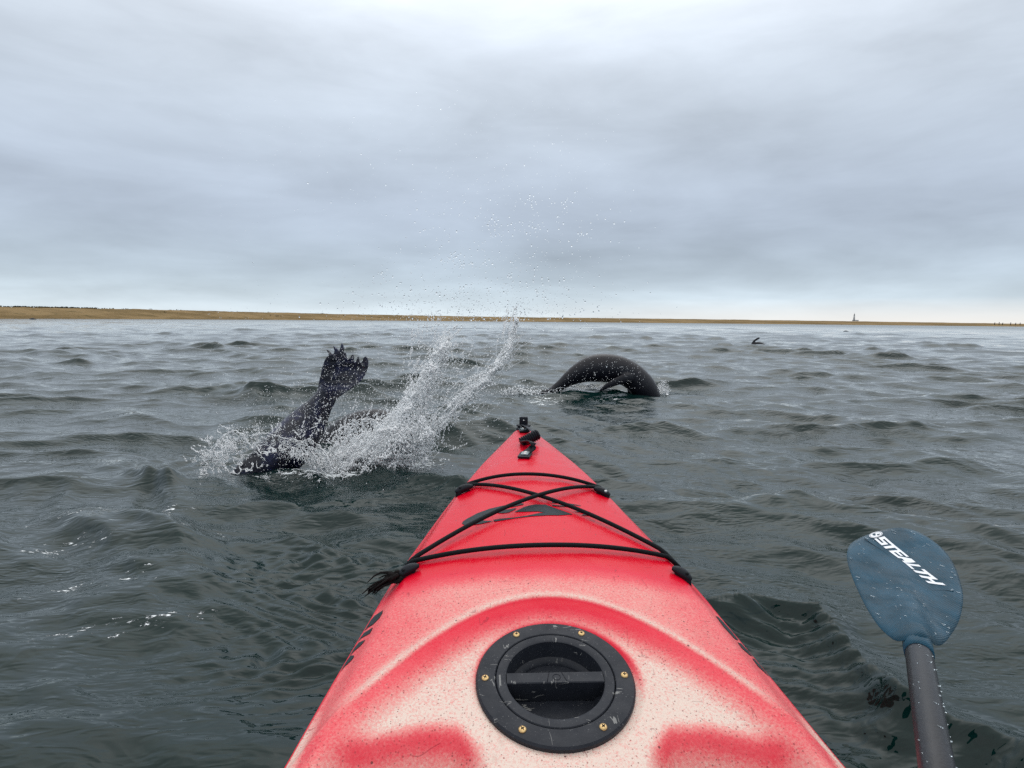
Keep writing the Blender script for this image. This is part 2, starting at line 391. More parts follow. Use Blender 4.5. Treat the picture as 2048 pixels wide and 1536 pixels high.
# ------------------------------------------------------------------ far shore
def sand_mat():
    m, nt, N, L, P = new_mat('dune_sand')
    tc = N.new('ShaderNodeTexCoord').outputs['Object']
    a = nz(N, L, mapv(N, L, tc, (.02, .05, .5)), 1.5, 6, .6); b = nz(N, L, mapv(N, L, tc, (.15, .3, 2)), 1.2, 6, .7)
    c = mixc(N, L, sstep(N, L, a, .4, .62), (.16, .108, .045), (.25, .172, .082))
    c = mixc(N, L, sstep(N, L, b, .54, .70), c, (.085, .068, .026))
    L.new(c, P.inputs['Base Color']); P.inputs['Roughness'].default_value = .95; P.inputs['Specular IOR Level'].default_value = .1
    L.new(bump(N, L, b, .6), P.inputs['Normal']); return m
M_sand = sand_mat()
def shore():
    cols = []; n = 900
    ds = [0, .012, .03, .06, .12, .3, 1.2]
    for i in range(n + 1):
        px = -500 + 3300 * i / n
        t = px / 2048
        dist = 150 * math.exp(1.36 * t) if t < 1 else 150 * math.exp(1.36) * (1 + (t - 1) * 2)
        tophi = np.interp(px, [-500, 0, 300, 700, 1000, 1400, 1700, 2048, 2800], [24, 21, 19.5, 14, 11.0, 9.5, 7.5, 5.0, 4])
        hgt = H * .0 + tophi * dist / F
        d = ray(px, 640); d = Vector((d.x, d.y, 0)).normalized()
        hgt *= 1 + .05 * noise.noise(Vector((px * .02, 0, 1))) + .025 * noise.noise(Vector((px * .11, 0, 3)))
        col = []
        for q in ds:
            zz = -.3 + (hgt * .86 + .3) * min(1, (q / .12) ** .8) if q < .12 else hgt * (.9 if q < .2 else 1.0)
            if q > 0: zz += .03 * hgt * noise.noise(Vector((px * .05, q * 60, 5)))
            p = d * dist * (1 + q); col.append((p.x, p.y, zz))
        cols.append(col)
    v = [p for c in cols for p in c]; k = len(ds); f = []
    for i in range(n):
        for j in range(k - 1): f.append([i * k + j, (i + 1) * k + j, (i + 1) * k + j + 1, i * k + j + 1])
    o = mesh_obj('dune', v, f, M_sand); tag(o, kind='structure')
    # dark scrub along the left dune top
    M_scrub = simple('scrub_leaf', (.05, .048, .03), .9, .1, 2, .5)
    mb = MB(); rnd = random.Random(3)
    for i in range(260):
        px = rnd.choice([rnd.uniform(-200, 190), rnd.uniform(-200, 190), rnd.uniform(40, 900), rnd.uniform(-400, 1000)])
        t = px / 2048; dist = 150 * math.exp(1.36 * t)
        d = ray(px, 640); d = Vector((d.x, d.y, 0)).normalized()
        tophi = np.interp(px, [-500, 0, 300, 700, 1000], [24, 21, 19.5, 14, 11.0]); hgt = tophi * dist / F
        q = rnd.uniform(.28, .33) if px < 250 or rnd.random() < .35 else rnd.uniform(.05, .25)
        base = hgt * (1.0 if q > .2 else .86 * min(1, (q / .12) ** .8))
        c = d * dist * (1 + q); s = rnd.uniform(.2, .7) * (1 if px < 250 else .6); w = s * rnd.uniform(1.2, 3.2)
        for j in range(10):
            a = rnd.uniform(0, 6.28); e = Vector((math.cos(a) * w * rnd.random(), math.sin(a) * w * rnd.random(), rnd.random() * s * .45))
            p = Vector((c.x, c.y, base - .03)) + e; u = s * .3
            mb.add([p + Vector((-u, 0, -u * .5)), p + Vector((u, .3 * u, -u * .4)), p + Vector((.2 * u, -u, u)), p + Vector((-.2 * u, u, u * .7))], [[0, 1, 2], [0, 3, 1], [0, 2, 3], [1, 3, 2]])
    tag(mb.build('scrub', M_scrub), 'low dark scrub dotted along the crest of the far sand dune', 'scrub', kind='stuff')
shore()

def tower():
    c = ray(1708, 640); d = Vector((c.x, c.y, 0)).normalized(); t = 1708 / 2048; dist = 150 * math.exp(1.36 * t) * 1.16
    bz = 7.5 * dist / F / 1.16 * .96
    M = simple('weathered_plaster', (.36, .38, .40), .8, .2, .6, .3)
    MD = simple('dark_plaster', (.22, .23, .24), .8, .2, .6, .3)
    root = empty('beacon_tower', d * dist + Vector((0, 0, bz)))
    tag(root, 'tall grey beacon tower standing alone on the far spit to the right', 'tower')
    u = dist / F * .86
    MB().add(*box(0, 0, 1.1 * u, 4.4 * u, 4.4 * u, 2.2 * u, .1)).build('base', MD, root, False)
    MB().add(*lathe([(1.9 * u, 2.2 * u), (1.5 * u, 6 * u), (1.0 * u, 11 * u), (0.01, 11 * u)], 14)).build('shaft', M, root)
    MB().add(*lathe([(1.55 * u, 11 * u), (1.55 * u, 11.4 * u), (.85 * u, 11.5 * u), (.85 * u, 13 * u), (1.1 * u, 13.1 * u), (.25 * u, 14.3 * u), (.22 * u, 16 * u), (.01, 16.1 * u)], 12)).build('lantern', MD, root)
    # low building beside it
    b = empty('shed', d * dist * .995 + Vector((6.5 * u, 0, bz)))
    tag(b, 'small low grey shed at the foot of the beacon tower', 'shed')
    MB().add(*box(0, 0, .7 * u, 4 * u, 3 * u, 1.4 * u, .05)).build('wall', MD, b, False)
    MB().add([(-2.3 * u, -1.8 * u, 1.4 * u), (2.3 * u, -1.8 * u, 1.4 * u), (2.3 * u, 1.8 * u, 1.4 * u), (-2.3 * u, 1.8 * u, 1.4 * u), (-2.3 * u, 0, 2.3 * u), (2.3 * u, 0, 2.3 * u)],
             [[0, 1, 5, 4], [2, 3, 4, 5], [0, 4, 3], [1, 2, 5], [3, 2, 1, 0]]).build('roof', M, b, False)
    # weathered posts at the far right end of the spit
    MW = simple('old_timber', (.06, .052, .045), .9, .2, 3, .3)
    first = None
    labs = ['leftmost dark marker post near the far right end of the spit', 'second dark marker post from the left near the spit end', 'third dark marker post from the left near the spit end',
            'fourth dark marker post from the left near the spit end', 'fifth dark marker post from the left near the spit end', 'rightmost dark marker post near the far right end of the spit']
    for i, (px, hh) in enumerate([(1990, 1.7), (1999, 2.3), (2006, 1.4), (2022, 1.9), (2032, 1.4), (2041, 1.7)]):
        c = ray(px, 640); dd = Vector((c.x, c.y, 0)).normalized(); D = 560; uu = D / F
        r_ = empty('marker_post', dd * D + Vector((0, 0, 4.2 * uu)))
        tag(r_, labs[i], 'post', 'marker posts at the right end of the spit')
        v = tube([(0, 0, -1), (.06 * uu, 0, hh * uu * .6), (-.12 * uu, 0, hh * uu)], [.5 * uu, .42 * uu, .3 * uu], 6)
        MB().add(*v).add(*box(.3 * uu, 0, hh * uu * .75, 1.3 * uu, .3 * uu, .45 * uu)).build('post', MW, r_)
tower()

# ------------------------------------------------------------------ kayak
S = 1.14; HU = H / S
K_ORG = Vector((.082, 0, 0)); K_ROT = .0165
def ip(x, xs, ys): return float(np.interp(x, xs, ys))
GS = [-2.3, -1.9, -1.5, -.8, 0, .4, .534, .66, .829, .934, 1.1, 1.3, 1.45, 1.6, 1.72, 1.82, 1.875]
GW = [.012, .10, .19, .280, .306, .304, .2985, .2880, .268, .2545, .2225, .181, .144, .098, .062, .033, .004]
ZS = [-2.3, -1, 0, .4, .534, .66, .934, 1.3, 1.6, 1.875]
ZG = [.33, .25, .258, .272, .280, .286, .308, .341, .366, .384]
CS = [-2.3, -1, .4, .8, .934, 1.3, 1.6, 1.8, 1.875]
CC = [.01, .03, .03, .036, .040, .036, .024, .012, .004]
_gs = np.array(spline(list(zip(GS, GW)), 12)); _zs = np.array(spline(list(zip(ZS, ZG)), 12))
def gw(s): return np.maximum(np.interp(s, _gs[:, 0], _gs[:, 1]), .003)
def zg(s): return np.interp(s, _zs[:, 0], _zs[:, 1])
def ss(x, a, b): return smooth01((np.asarray(x, float) - a) / (b - a))
def deck(x, s, want='z'):
    """unscaled kayak-local deck height; want 'fade' gives the sun-bleach mask with recess shade painted in"""
    x = np.asarray(x, float); s = np.asarray(s, float)
    g = gw(s); a = np.clip(np.abs(x) / g, 0, 1); c = np.interp(s, CS, CC)
    fore = zg(s) + c * (1 - a ** 2.1)
    sr = .805 - 3.05 * x * x; d = sr - s
    plane = .296 + .19 * (s - .66)
    plane = np.where(s < .45, .296 - .19 * .21 + .0 * s, plane)
    ins = plane + (zg(s) + .006 - plane) * ss(a, .80, .97)
    dn = d / np.sqrt(1 + (6.1 * x) ** 2)
    t = ss(dn, -.005, .050)
    z = fore * (1 - t) + ins * t + .0030 * np.exp(-((dn + .003) / .006) ** 2)
    ax = np.abs(x + .0)
    w = ss(ax, .075, .112) * (1 - ss(ax, .222, .262))
    fe = .592 - .25 * np.maximum(0, ax - .16) ** 1.0 - .9 * np.maximum(0, .12 - ax)
    l = ss(fe - s, -.01, .10)
    z = z - .10 * w * l * (1 - .9 * ss(-s, -.05, .1))
    # seat well further aft
    z = z - .10 * ss(s, -.55, -.42) * (1 - ss(s, -.12, -.02)) * (1 - ss(a, .62, .8))
    rh = np.sqrt(x * x + ((s - .66) / .983) ** 2)
    z = z - .0035 * (1 - ss(rh, .094, .106)) * t - .042 * (1 - ss(rh, .082, .086)) * t
    z = z - .016 * ss(a, .86, 1.0) ** 1.3
    if want == 'z': return z
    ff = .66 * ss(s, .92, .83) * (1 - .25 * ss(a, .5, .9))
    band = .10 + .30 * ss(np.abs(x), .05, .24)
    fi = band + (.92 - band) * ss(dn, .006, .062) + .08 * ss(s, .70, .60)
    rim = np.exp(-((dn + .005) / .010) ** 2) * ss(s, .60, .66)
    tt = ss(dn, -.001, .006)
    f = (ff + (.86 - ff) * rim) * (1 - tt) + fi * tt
    ring = np.exp(-((rh - .100) / .006) ** 2) * ss(s, .62, .72)  # shadow of the hatch recess, painted as a red ring
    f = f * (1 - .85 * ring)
    wallf = w * ss(fe - s, -.022, .012) * (1 - .90 * ss(fe - s, -.004, .038))  # footwell walls: less bleached plastic, deepened by painted-in shade
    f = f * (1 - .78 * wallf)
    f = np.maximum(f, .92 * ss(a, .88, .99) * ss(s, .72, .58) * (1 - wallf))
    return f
def kworld(x, s, z):
    p = Vector((x * S, s * S, z * S)); return p
def to_world(p): return Matrix.Rotation(K_ROT, 4, 'Z') @ p + K_ORG
KI = (Matrix.Translation(K_ORG) @ Matrix.Rotation(K_ROT, 4, 'Z')).inverted()
def kpx(px, py, h=0.0):
    """where the sight line of a photo pixel meets the deck (+h); returns kayak-local metres"""
    o = KI @ EYE; dd = KI.to_3x3() @ ray(px, py)
    lo = .45
    t = .4; prev = None
    while t < 2.6:
        p = o + dd * t; x, s = p.x / S, p.y / S
        if abs(x) <= gw(s) * 1.0 and s < 1.875:
            if p.z <= float(deck(x, s)) * S + h:
                for _ in range(12):
                    t -= .0004; p = o + dd * t
                    if p.z >= float(deck(p.x / S, p.y / S)) * S + h: break
                return p
        t += .004
    # sight line grazes past the edge: take the gunwale beside it
    t = .4
    while t < 2.6:
        p = o + dd * t; s = p.y / S
        if p.z <= float(zg(s)) * S - .012: break
        t += .002
    g = float(gw(s)) * .999; return Vector((math.copysign(g * S, p.x), p.y, float(deck(g, s)) * S))

def kayak_mat():
    m, nt, N, L, P = new_mat('kayak_plastic')
    tc = N.new('ShaderNodeTexCoord').outputs['Object']
    at_ = N.new('ShaderNodeAttribute'); at_.attribute_name = 'fade'; f = at_.outputs['Fac']  # sun bleach plus the painted shade of hatch recess and footwells
    big = nz(N, L, mapv(N, L, tc, (1, .8, 1)), 14, 5, .6); fine = nz(N, L, tc, 300, 3, .75); mid = nz(N, L, tc, 70, 4, .65)
    f1 = mth(N, L, 'ADD', f, mth(N, L, 'MULTIPLY_ADD', big, .22, -.11))
    f2 = mth(N, L, 'ADD', f1, mth(N, L, 'MULTIPLY', mth(N, L, 'SUBTRACT', fine, .5), mth(N, L, 'MULTIPLY_ADD', f, 1.1, .06)), clamp=True)
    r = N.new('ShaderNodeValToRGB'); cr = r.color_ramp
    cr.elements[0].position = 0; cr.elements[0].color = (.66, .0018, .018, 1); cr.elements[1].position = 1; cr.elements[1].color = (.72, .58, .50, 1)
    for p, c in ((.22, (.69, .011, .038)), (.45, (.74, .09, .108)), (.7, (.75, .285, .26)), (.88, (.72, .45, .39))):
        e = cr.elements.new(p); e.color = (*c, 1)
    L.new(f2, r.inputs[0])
    # dark pits in the worn skin
    vo = N.new('ShaderNodeTexVoronoi'); vo.inputs['Scale'].default_value = 330; vo.inputs['Randomness'].default_value = 1; L.new(tc, vo.inputs['Vector'])
    sepc = N.new('ShaderNodeSeparateColor'); L.new(vo.outputs['Color'], sepc.inputs[0])
    pit = mth(N, L, 'MULTIPLY', mth(N, L, 'LESS_THAN', vo.outputs['Distance'], mth(N, L, 'MULTIPLY_ADD', sepc.outputs[1], .26, .12)), mth(N, L, 'GREATER_THAN', sepc.outputs[0], .78))
    pit = mth(N, L, 'MULTIPLY', pit, sstep(N, L, f, .1, .6))
    c = mixc(N, L, mth(N, L, 'MULTIPLY', pit, .62), r.outputs[0], (.22, .03, .035))
    vb = N.new('ShaderNodeTexVoronoi'); vb.inputs['Scale'].default_value = 60; L.new(tc, vb.inputs['Vector'])
    sb = N.new('ShaderNodeSeparateColor'); L.new(vb.outputs['Color'], sb.inputs[0])
    dot = mth(N, L, 'MULTIPLY', mth(N, L, 'LESS_THAN', vb.outputs['Distance'], .10), mth(N, L, 'GREATER_THAN', sb.outputs[0], .8))
    c = mixc(N, L, mth(N, L, 'MULTIPLY', dot, .8), c, (.10, .03, .03))
    # scratches: thin dark and pale lines
    sc_ = None
    for sca, rot, thr in (((26, 5, 8), 60, .012), ((8, 30, 8), 15, .010), ((30, 9, 8), -35, .010)):
        v = mapv(N, L, tc, sca, (0, 0, R(rot))); n = nz(N, L, v, 1.0, 2, .4, .4)
        ln = mth(N, L, 'LESS_THAN', mth(N, L, 'ABSOLUTE', mth(N, L, 'SUBTRACT', n, .5)), thr * .34)
        g = mth(N, L, 'GREATER_THAN', nz(N, L, mapv(N, L, tc, (1, 1, 1), (0, 0, 0), (rot, 2, 1)), 22, 2, .5), .65)
        q = mth(N, L, 'MULTIPLY', ln, g); sc_ = q if sc_ is None else mth(N, L, 'MAXIMUM', sc_, q)
    c = mixc(N, L, mth(N, L, 'MULTIPLY', sc_, .42), c, (.24, .010, .025))
    grime = mth(N, L, 'MULTIPLY', sstep(N, L, nz(N, L, mapv(N, L, tc, (1.5, .9, 1), (0, 0, R(35))), 9, 6, .72), .60, .78), sstep(N, L, f, .3, .8))
    c = mixc(N, L, mth(N, L, 'MULTIPLY', grime, .45), c, (.36, .24, .19))
    L.new(c, P.inputs['Base Color'])
    L.new(mth(N, L, 'ADD', mth(N, L, 'MULTIPLY_ADD', sstep(N, L, f, .1, .7), .26, .19), mth(N, L, 'MULTIPLY', nz(N, L, tc, 18, 4, .6), .16)), P.inputs['Roughness'])
    P.inputs['Specular IOR Level'].default_value = .2
    h = mth(N, L, 'ADD', mth(N, L, 'MULTIPLY', mid, .6), mth(N, L, 'SUBTRACT', mth(N, L, 'MULTIPLY', fine, mth(N, L, 'MULTIPLY_ADD', f, .5, .1)), mth(N, L, 'MULTIPLY', pit, .5)))
    h = mth(N, L, 'SUBTRACT', h, mth(N, L, 'MULTIPLY', sc_, .6))
    wav = nz(N, L, mapv(N, L, tc, (1, 1, 1)), 9, 2, .5)
    L.new(bump(N, L, h, .0011, .9, bump(N, L, wav, .012, .5)), P.inputs['Normal'])
    return m
M_kay = kayak_mat()
M_cord = simple('braided_cord', (.005, .007, .009), .6, .13, 900, .6, .0008, 900)
M_blk = simple('black_plastic', (.009, .011, .016), .42, .18, 60, .5, .0006, 160)
def worn_black():
    m, nt, N, L, P = new_mat('worn_black_plastic')
    tc = N.new('ShaderNodeTexCoord').outputs['Object']
    c = mixc(N, L, nz(N, L, tc, 26, 5, .65), (.007, .009, .014), (.026, .029, .037))
    sc_ = None
    for sca, rot, w in (((10, 60, 20), 20, .012), ((60, 9, 20), 40, .010), ((18, 70, 20), -25, .010)):
        n = nz(N, L, mapv(N, L, tc, sca, (0, 0, R(rot))), 1, 3, .5, .5)
        ln = mth(N, L, 'LESS_THAN', mth(N, L, 'ABSOLUTE', mth(N, L, 'SUBTRACT', n, .5)), w)
        g = mth(N, L, 'GREATER_THAN', nz(N, L, mapv(N, L, tc, (1, 1, 1), (0, 0, 0), (rot, 1, 5)), 30, 2, .5), .655)
        q = mth(N, L, 'MULTIPLY', ln, g); sc_ = q if sc_ is None else mth(N, L, 'MAXIMUM', sc_, q)
    spk = mth(N, L, 'GREATER_THAN', nz(N, L, tc, 420, 2, .5), .70)
    c = mixc(N, L, mth(N, L, 'MULTIPLY', sc_, .6), c, (.30, .30, .29)); c = mixc(N, L, mth(N, L, 'MULTIPLY', spk, .35), c, (.25, .25, .25))
    L.new(c, P.inputs['Base Color']); P.inputs['Specular IOR Level'].default_value = .2
    L.new(mth(N, L, 'MULTIPLY_ADD', nz(N, L, tc, 45, 4, .6), .5, .18), P.inputs['Roughness'])
    L.new(bump(N, L, mth(N, L, 'ADD', nz(N, L, tc, 60, 3, .6), mth(N, L, 'MULTIPLY', sc_, .4)), .0007), P.inputs['Normal'])
    return m
M_blkw = worn_black()
M_decal = simple('dark_decal', (.016, .024, .030), .55, .25, 120, .45, .0006, 400)
M_steel = simple('steel', (.55, .55, .54), .3, .5, 200, .3, .0004, 300, metal=1)
M_fray = simple('frayed_cord', (.010, .008, .008), .85, .12, 500, .6, .002, 500)

kayak = empty('kayak', K_ORG, K_ROT)
tag(kayak, 'red sit-on-top kayak bow with sun bleached deck, pointing out to sea', 'kayak')
def build_hull():
    sv = np.concatenate([np.linspace(-2.3, .35, 70), np.arange(.36, .50, .006), np.arange(.50, .90, .0024), np.arange(.90, 1.70, .0065), np.linspace(1.70, 1.875, 60) ** 1.0])
    na = 280; av = np.linspace(-1, 1, na + 1)
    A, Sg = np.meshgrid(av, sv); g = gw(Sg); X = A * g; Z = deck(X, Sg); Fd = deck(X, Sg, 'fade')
    # hull side rows below the gunwale
    prof = [(1.0, -.010), (.998, -.022), (.985, -.045), (.95, -.10), (.86, -.20), (.62, -.30), (.3, -.345), (0, -.35)]
    V = []; fade = []
    nrow = na + 1; per = nrow + 2 * len(prof) - 1
    for i, s in enumerate(sv):
        gg = float(gw(s)); ze = Z[i, -1]; zb = float(zg(s))
        depth = min(1, (zb + .10 - max(0, (s - 1.55) * 1.0)) / .345) if s > 1.2 else 1
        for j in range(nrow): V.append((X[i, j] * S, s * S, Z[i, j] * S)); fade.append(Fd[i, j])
        edge = .06 + .5 * float(ss(s, .9, .6))
        for fx, dz in prof: V.append((gg * fx * S, s * S, (ze + dz * depth) * S)); fade.append(edge)
        for fx, dz in prof[:-1][::-1]: V.append((-gg * fx * S, s * S, (ze + dz * depth) * S)); fade.append(edge)
    f = []
    n = len(sv)
    for i in range(n - 1):
        for j in range(per):
            j2 = (j + 1) % per
            f.append([i * per + j, i * per + j2, (i + 1) * per + j2, (i + 1) * per + j])
    f.append([(n - 1) * per + j for j in range(per)]); f.append(list(range(per))[::-1])
    o = mesh_obj('hull', V, f, M_kay, kayak)
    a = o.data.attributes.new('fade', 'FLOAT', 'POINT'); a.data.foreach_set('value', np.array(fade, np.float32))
    return o
build_hull()
def dz(x, s): return float(deck(x, s))
# seam bead along both gunwales
for sg in (-1, 1):
    pth = [kworld(sg * (float(gw(s)) + .0005), s, dz(sg * float(gw(s)), s) - .004) for s in np.linspace(-2.2, 1.86, 160)]
    o = MB().add(*tube(pth, .0035, 6)).build('gunwale_seam', M_kay, kayak)
    a = o.data.attributes.new('fade', 'FLOAT', 'POINT'); a.data.foreach_set('value', np.full(len(o.data.vertices), .12, np.float32))

# ---- hatch
def build_hatch():
    M = Matrix.Translation(kworld(-.004, .664, .2965 + .0005)) @ Matrix.Rotation(math.atan(.19), 4, 'X') @ Matrix.Rotation(R(1.5), 4, 'Z')
    Ro = .0975 * S
    ring = MB().add(*xf(M, lathe([(Ro - .003, -.012), (Ro, -.004), (Ro, .0015), (Ro - .0025, .0042), (Ro - .012, .0052), (.0748 * S, .0052), (.0738 * S, .0042), (.0738 * S, -.008)], 128)))
    hr = ring.build('hatch_ring', M_blkw, kayak, True, R(40))
    rl = .0728 * S; ri = .0605 * S
    lid = MB().add(*xf(M, lathe([(rl, -.008), (rl, .0038), (rl - .0012, .0050), (ri + .002, .0050), (ri, .0040), (ri - .0015, -.010), (ri - .004, -.020), (ri - .011, -.0245), (ri - .0125, -.0285),
                                 (.030, -.0285), (.012, -.0282), (.0001, -.0282)], 128)))
    ld = lid.build('hatch_lid', M_blkw, hr, True, R(40))
    # grip bar across the dish
    bw = .0168 / 2 * S; L_ = ri - .001
    nseg = 24; v = []; f = []
    for i in range(nseg + 1):
        x = -L_ + 2 * L_ * i / nseg; yb = bw
        prof = [(-yb, -.0275), (-yb, .0034), (-yb + .0012, .0046), (yb - .0012, .0046), (yb, .0034), (yb, -.0275)]
        for yy, zz in prof: v.append((x, yy, zz))
    for i in range(nseg):
        for j in range(5): f.append([i * 6 + j, (i + 1) * 6 + j, (i + 1) * 6 + j + 1, i * 6 + j + 1])
    MB().add(*xf(M, (v, f))).build('grip_bar', M_blkw, ld, True, R(35))
    # moulded marks: circle and wedge on the bar, round badge in the dish
    mk = MB()
    def ringpath(cx, cy, r, z, n=28): return [M @ Vector((cx + r * math.cos(2 * math.pi * k / n), cy + r * math.sin(2 * math.pi * k / n), z)) for k in range(n + 1)]
    mk.add(*tube(ringpath(.002, 0, .0052, .0046), .0006, 5))
    mk.add(*tube([M @ Vector((-.012, -.008, .0046)), M @ Vector((-.008, .008, .0046))], .0006, 5))
    mk.add(*tube([M @ Vector((.016, -.008, .0046)), M @ Vector((.010, .008, .0046))], .0006, 5))
    mk.build('bar_mark', M_blk, ld); mk = MB()
    mk.add(*tube(ringpath(0, .0215, .0105, -.0280), .0008, 5))
    for q in ((-.0, -.009, 0, .009), (-.006, -.002, -.002, -.002), (.002, .004, .007, .001), (-.006, .005, -.003, .003), (.003, -.004, .006, -.001)):
        mk.add(*tube([M @ Vector((q[0], .0215 + q[1], -.0280)), M @ Vector((q[2], .0215 + q[3], -.0280))], .0008, 5))
    mk.build('dish_badge', M_blk, ld)
    MS = simple('brass', (.62, .43, .20), .34, .5, 300, .45, .0006, 300, metal=.85)
    for (zx, zy) in ((605, 270), (1280, 258), (1725, 690), (1470, 1190), (690, 1220), (280, 720)):
        px = 920 + zx / 5.297; py = 1220 + zy / 5.297
        o = M.inverted() @ (KI @ EYE); dd = (M.inverted() @ KI).to_3x3() @ ray(px, py)
        p = o + dd * ((.0052 - o.z) / dd.z)
        an = math.atan2(p.y, p.x); p = Vector((math.cos(an), math.sin(an), 0)) * .0860 * S
        Ml = M @ Matrix.Translation((p.x, p.y, .0052)) @ Matrix.Rotation(zx * .01, 4, 'Z')
        r0 = .0052
        MB().add(*xf(Ml, lathe([(r0, -.001), (r0, .0006), (r0 * .85, .0017), (r0 * .5, .0023), (r0 * .36, .0023), (.0001, .0023)], 24))).build('screw', MS, hr)
        cr = MB().add(*xf(Ml, box(0, 0, .00245, r0 * .95, r0 * .22, .0005))).add(*xf(Ml, box(0, 0, .0026, r0 * .22, r0 * .95, .0005)))
        cr.build('screw_slot', M_cord, hr, False)
build_hatch()

# ---- cords over the foredeck
CR = .0047
def cord_path(p0, p1, n=40, lift=.0, via=None):
    """taut cord pulled over the crown of the deck, endpoints in kayak-local (x,s)"""
    pts = []
    for i in range(n + 1):
        t = i / n
        if via is None: x = p0[0] + (p1[0] - p0[0]) * t; s = p0[1] + (p1[1] - p0[1]) * t
        else:
            q = spline([p0, via, p1], 1) if False else None
            x = (1 - t) ** 2 * p0[0] + 2 * t * (1 - t) * (2 * via[0] - .5 * p0[0] - .5 * p1[0]) + t * t * p1[0]
            s = (1 - t) ** 2 * p0[1] + 2 * t * (1 - t) * (2 * via[1] - .5 * p0[1] - .5 * p1[1]) + t * t * p1[1]
        pts.append([x, s, dz(x, s) * S + CR + .0035 + lift * math.sin(math.pi * t)])
    return [(p[0] * S, p[1] * S, p[2]) for p in pts]
def loc2(p): return (p.x / S, p.y / S)
E = {}
for nm, px, py in (('l1', 930, 976), ('r1', 1200, 981), ('l2', 812, 1141), ('r2', 1358, 1143)):
    E[nm] = loc2(kpx(px, py))
def cord(a, b, lift, via=None, name='deck_cord'):
    path = cord_path(a, b, 40, lift, via)
    return MB().add(*tube(path, CR, 12)).build(name, M_cord, kayak)
v1_ = loc2(kpx(1045, 957)); v2_ = loc2(kpx(1090, 1102)); vx = loc2(kpx(1077, 1006))
cord(E['l1'], E['r1'], .004, v1_)
cord(E['l1'], E['r2'], .002)
cord(E['r1'], E['l2'], .0085)
cord(E['l2'], E['r2'], .004, v2_)
# cord guides
def at_local(px, py, dep): return KI @ at(px, py, dep)
def guide(a, b, metal=False):
    p0 = kpx(a[0], a[1], .008); dep = -(CM.inverted() @ (KI.inverted() @ p0)).z
    p1 = at_local(b[0], b[1], dep - .012)
    n = 16; path = []; rad = []
    for i in range(n + 1):
        t = i / n; path.append(p0 + (p1 - p0) * t + Vector((0, 0, .004 * math.sin(math.pi * t)))); rad.append(.0104 * (max(.02, math.sin(math.pi * (.05 + .90 * t))) ** .42) * (.85 + .3 * t))
    gd = MB().add(*tube(path, rad, 18, squash=.85)).build('cord_guide', M_blk, kayak)
    q = p0 + (p1 - p0) * .72 + Vector((0, -.004, .010))
    MB().add(*xf(Matrix.Translation(q) , lathe([(.0048, -.004), (.0048, 0), (.0035, .0014), (.0001, .0016)], 16))).build('rivet', M_steel if metal else M_cord, gd)
    lug = MB().add(*tube([p0 + (p1 - p0) * .3 + Vector((0, 0, -.012)), p0 + (p1 - p0) * .3, p1 - (p1 - p0) * .2, p1 - (p1 - p0) * .2 + Vector((0, 0, -.02))], [.008, .008, .009, .010], 10)).build('guide_foot', M_blk, gd)
    return p0, p1
guide((946, 972), (911, 985)); guide((1188, 977), (1219, 992), True); guide((1344, 1136), (1381, 1161))
g0, g1 = guide((838, 1131), (797, 1153))
def frayed():
    mb = MB(); rnd = random.Random(11)
    # knot
    kp = g1 + Vector((-.006, -.006, .002))
    pts = []
    for i in range(40):
        t = i / 39 * 2 * math.pi * 2
        pts.append(kp + Vector(((.0085 + .004 * math.cos(1.5 * t)) * math.cos(t), (.0085 + .004 * math.cos(1.5 * t)) * math.sin(t), .006 * math.sin(1.5 * t))))
    mb.add(*tube(pts, .0042, 8))
    end = Vector((-.050, -.014, -.016))
    for i in range(22):
        L_ = rnd.uniform(.7, 1.05); a = rnd.gauss(0, .07); e = Vector((end.x * math.cos(a) - end.y * math.sin(a), end.x * math.sin(a) + end.y * math.cos(a), end.z + rnd.gauss(0, .008))) * L_
        if i < 3: e = Vector((-.034 - .003 * i, .004 * i, .006 * i - .002))
        o = Vector([rnd.gauss(0, .0035) for _ in range(3)]); b = Vector([rnd.gauss(0, .003) for _ in range(3)])
        path = [kp + o + e * t + b * math.sin(math.pi * t) + Vector((0, 0, -.01 * t * t)) for t in (0, .25, .5, .75, 1)]
        mb.add(*tube(path, [.0022, .0024, .002, .0016, .0008], 5))
    mb.build('frayed_cord_end', M_fray, kayak)
frayed()

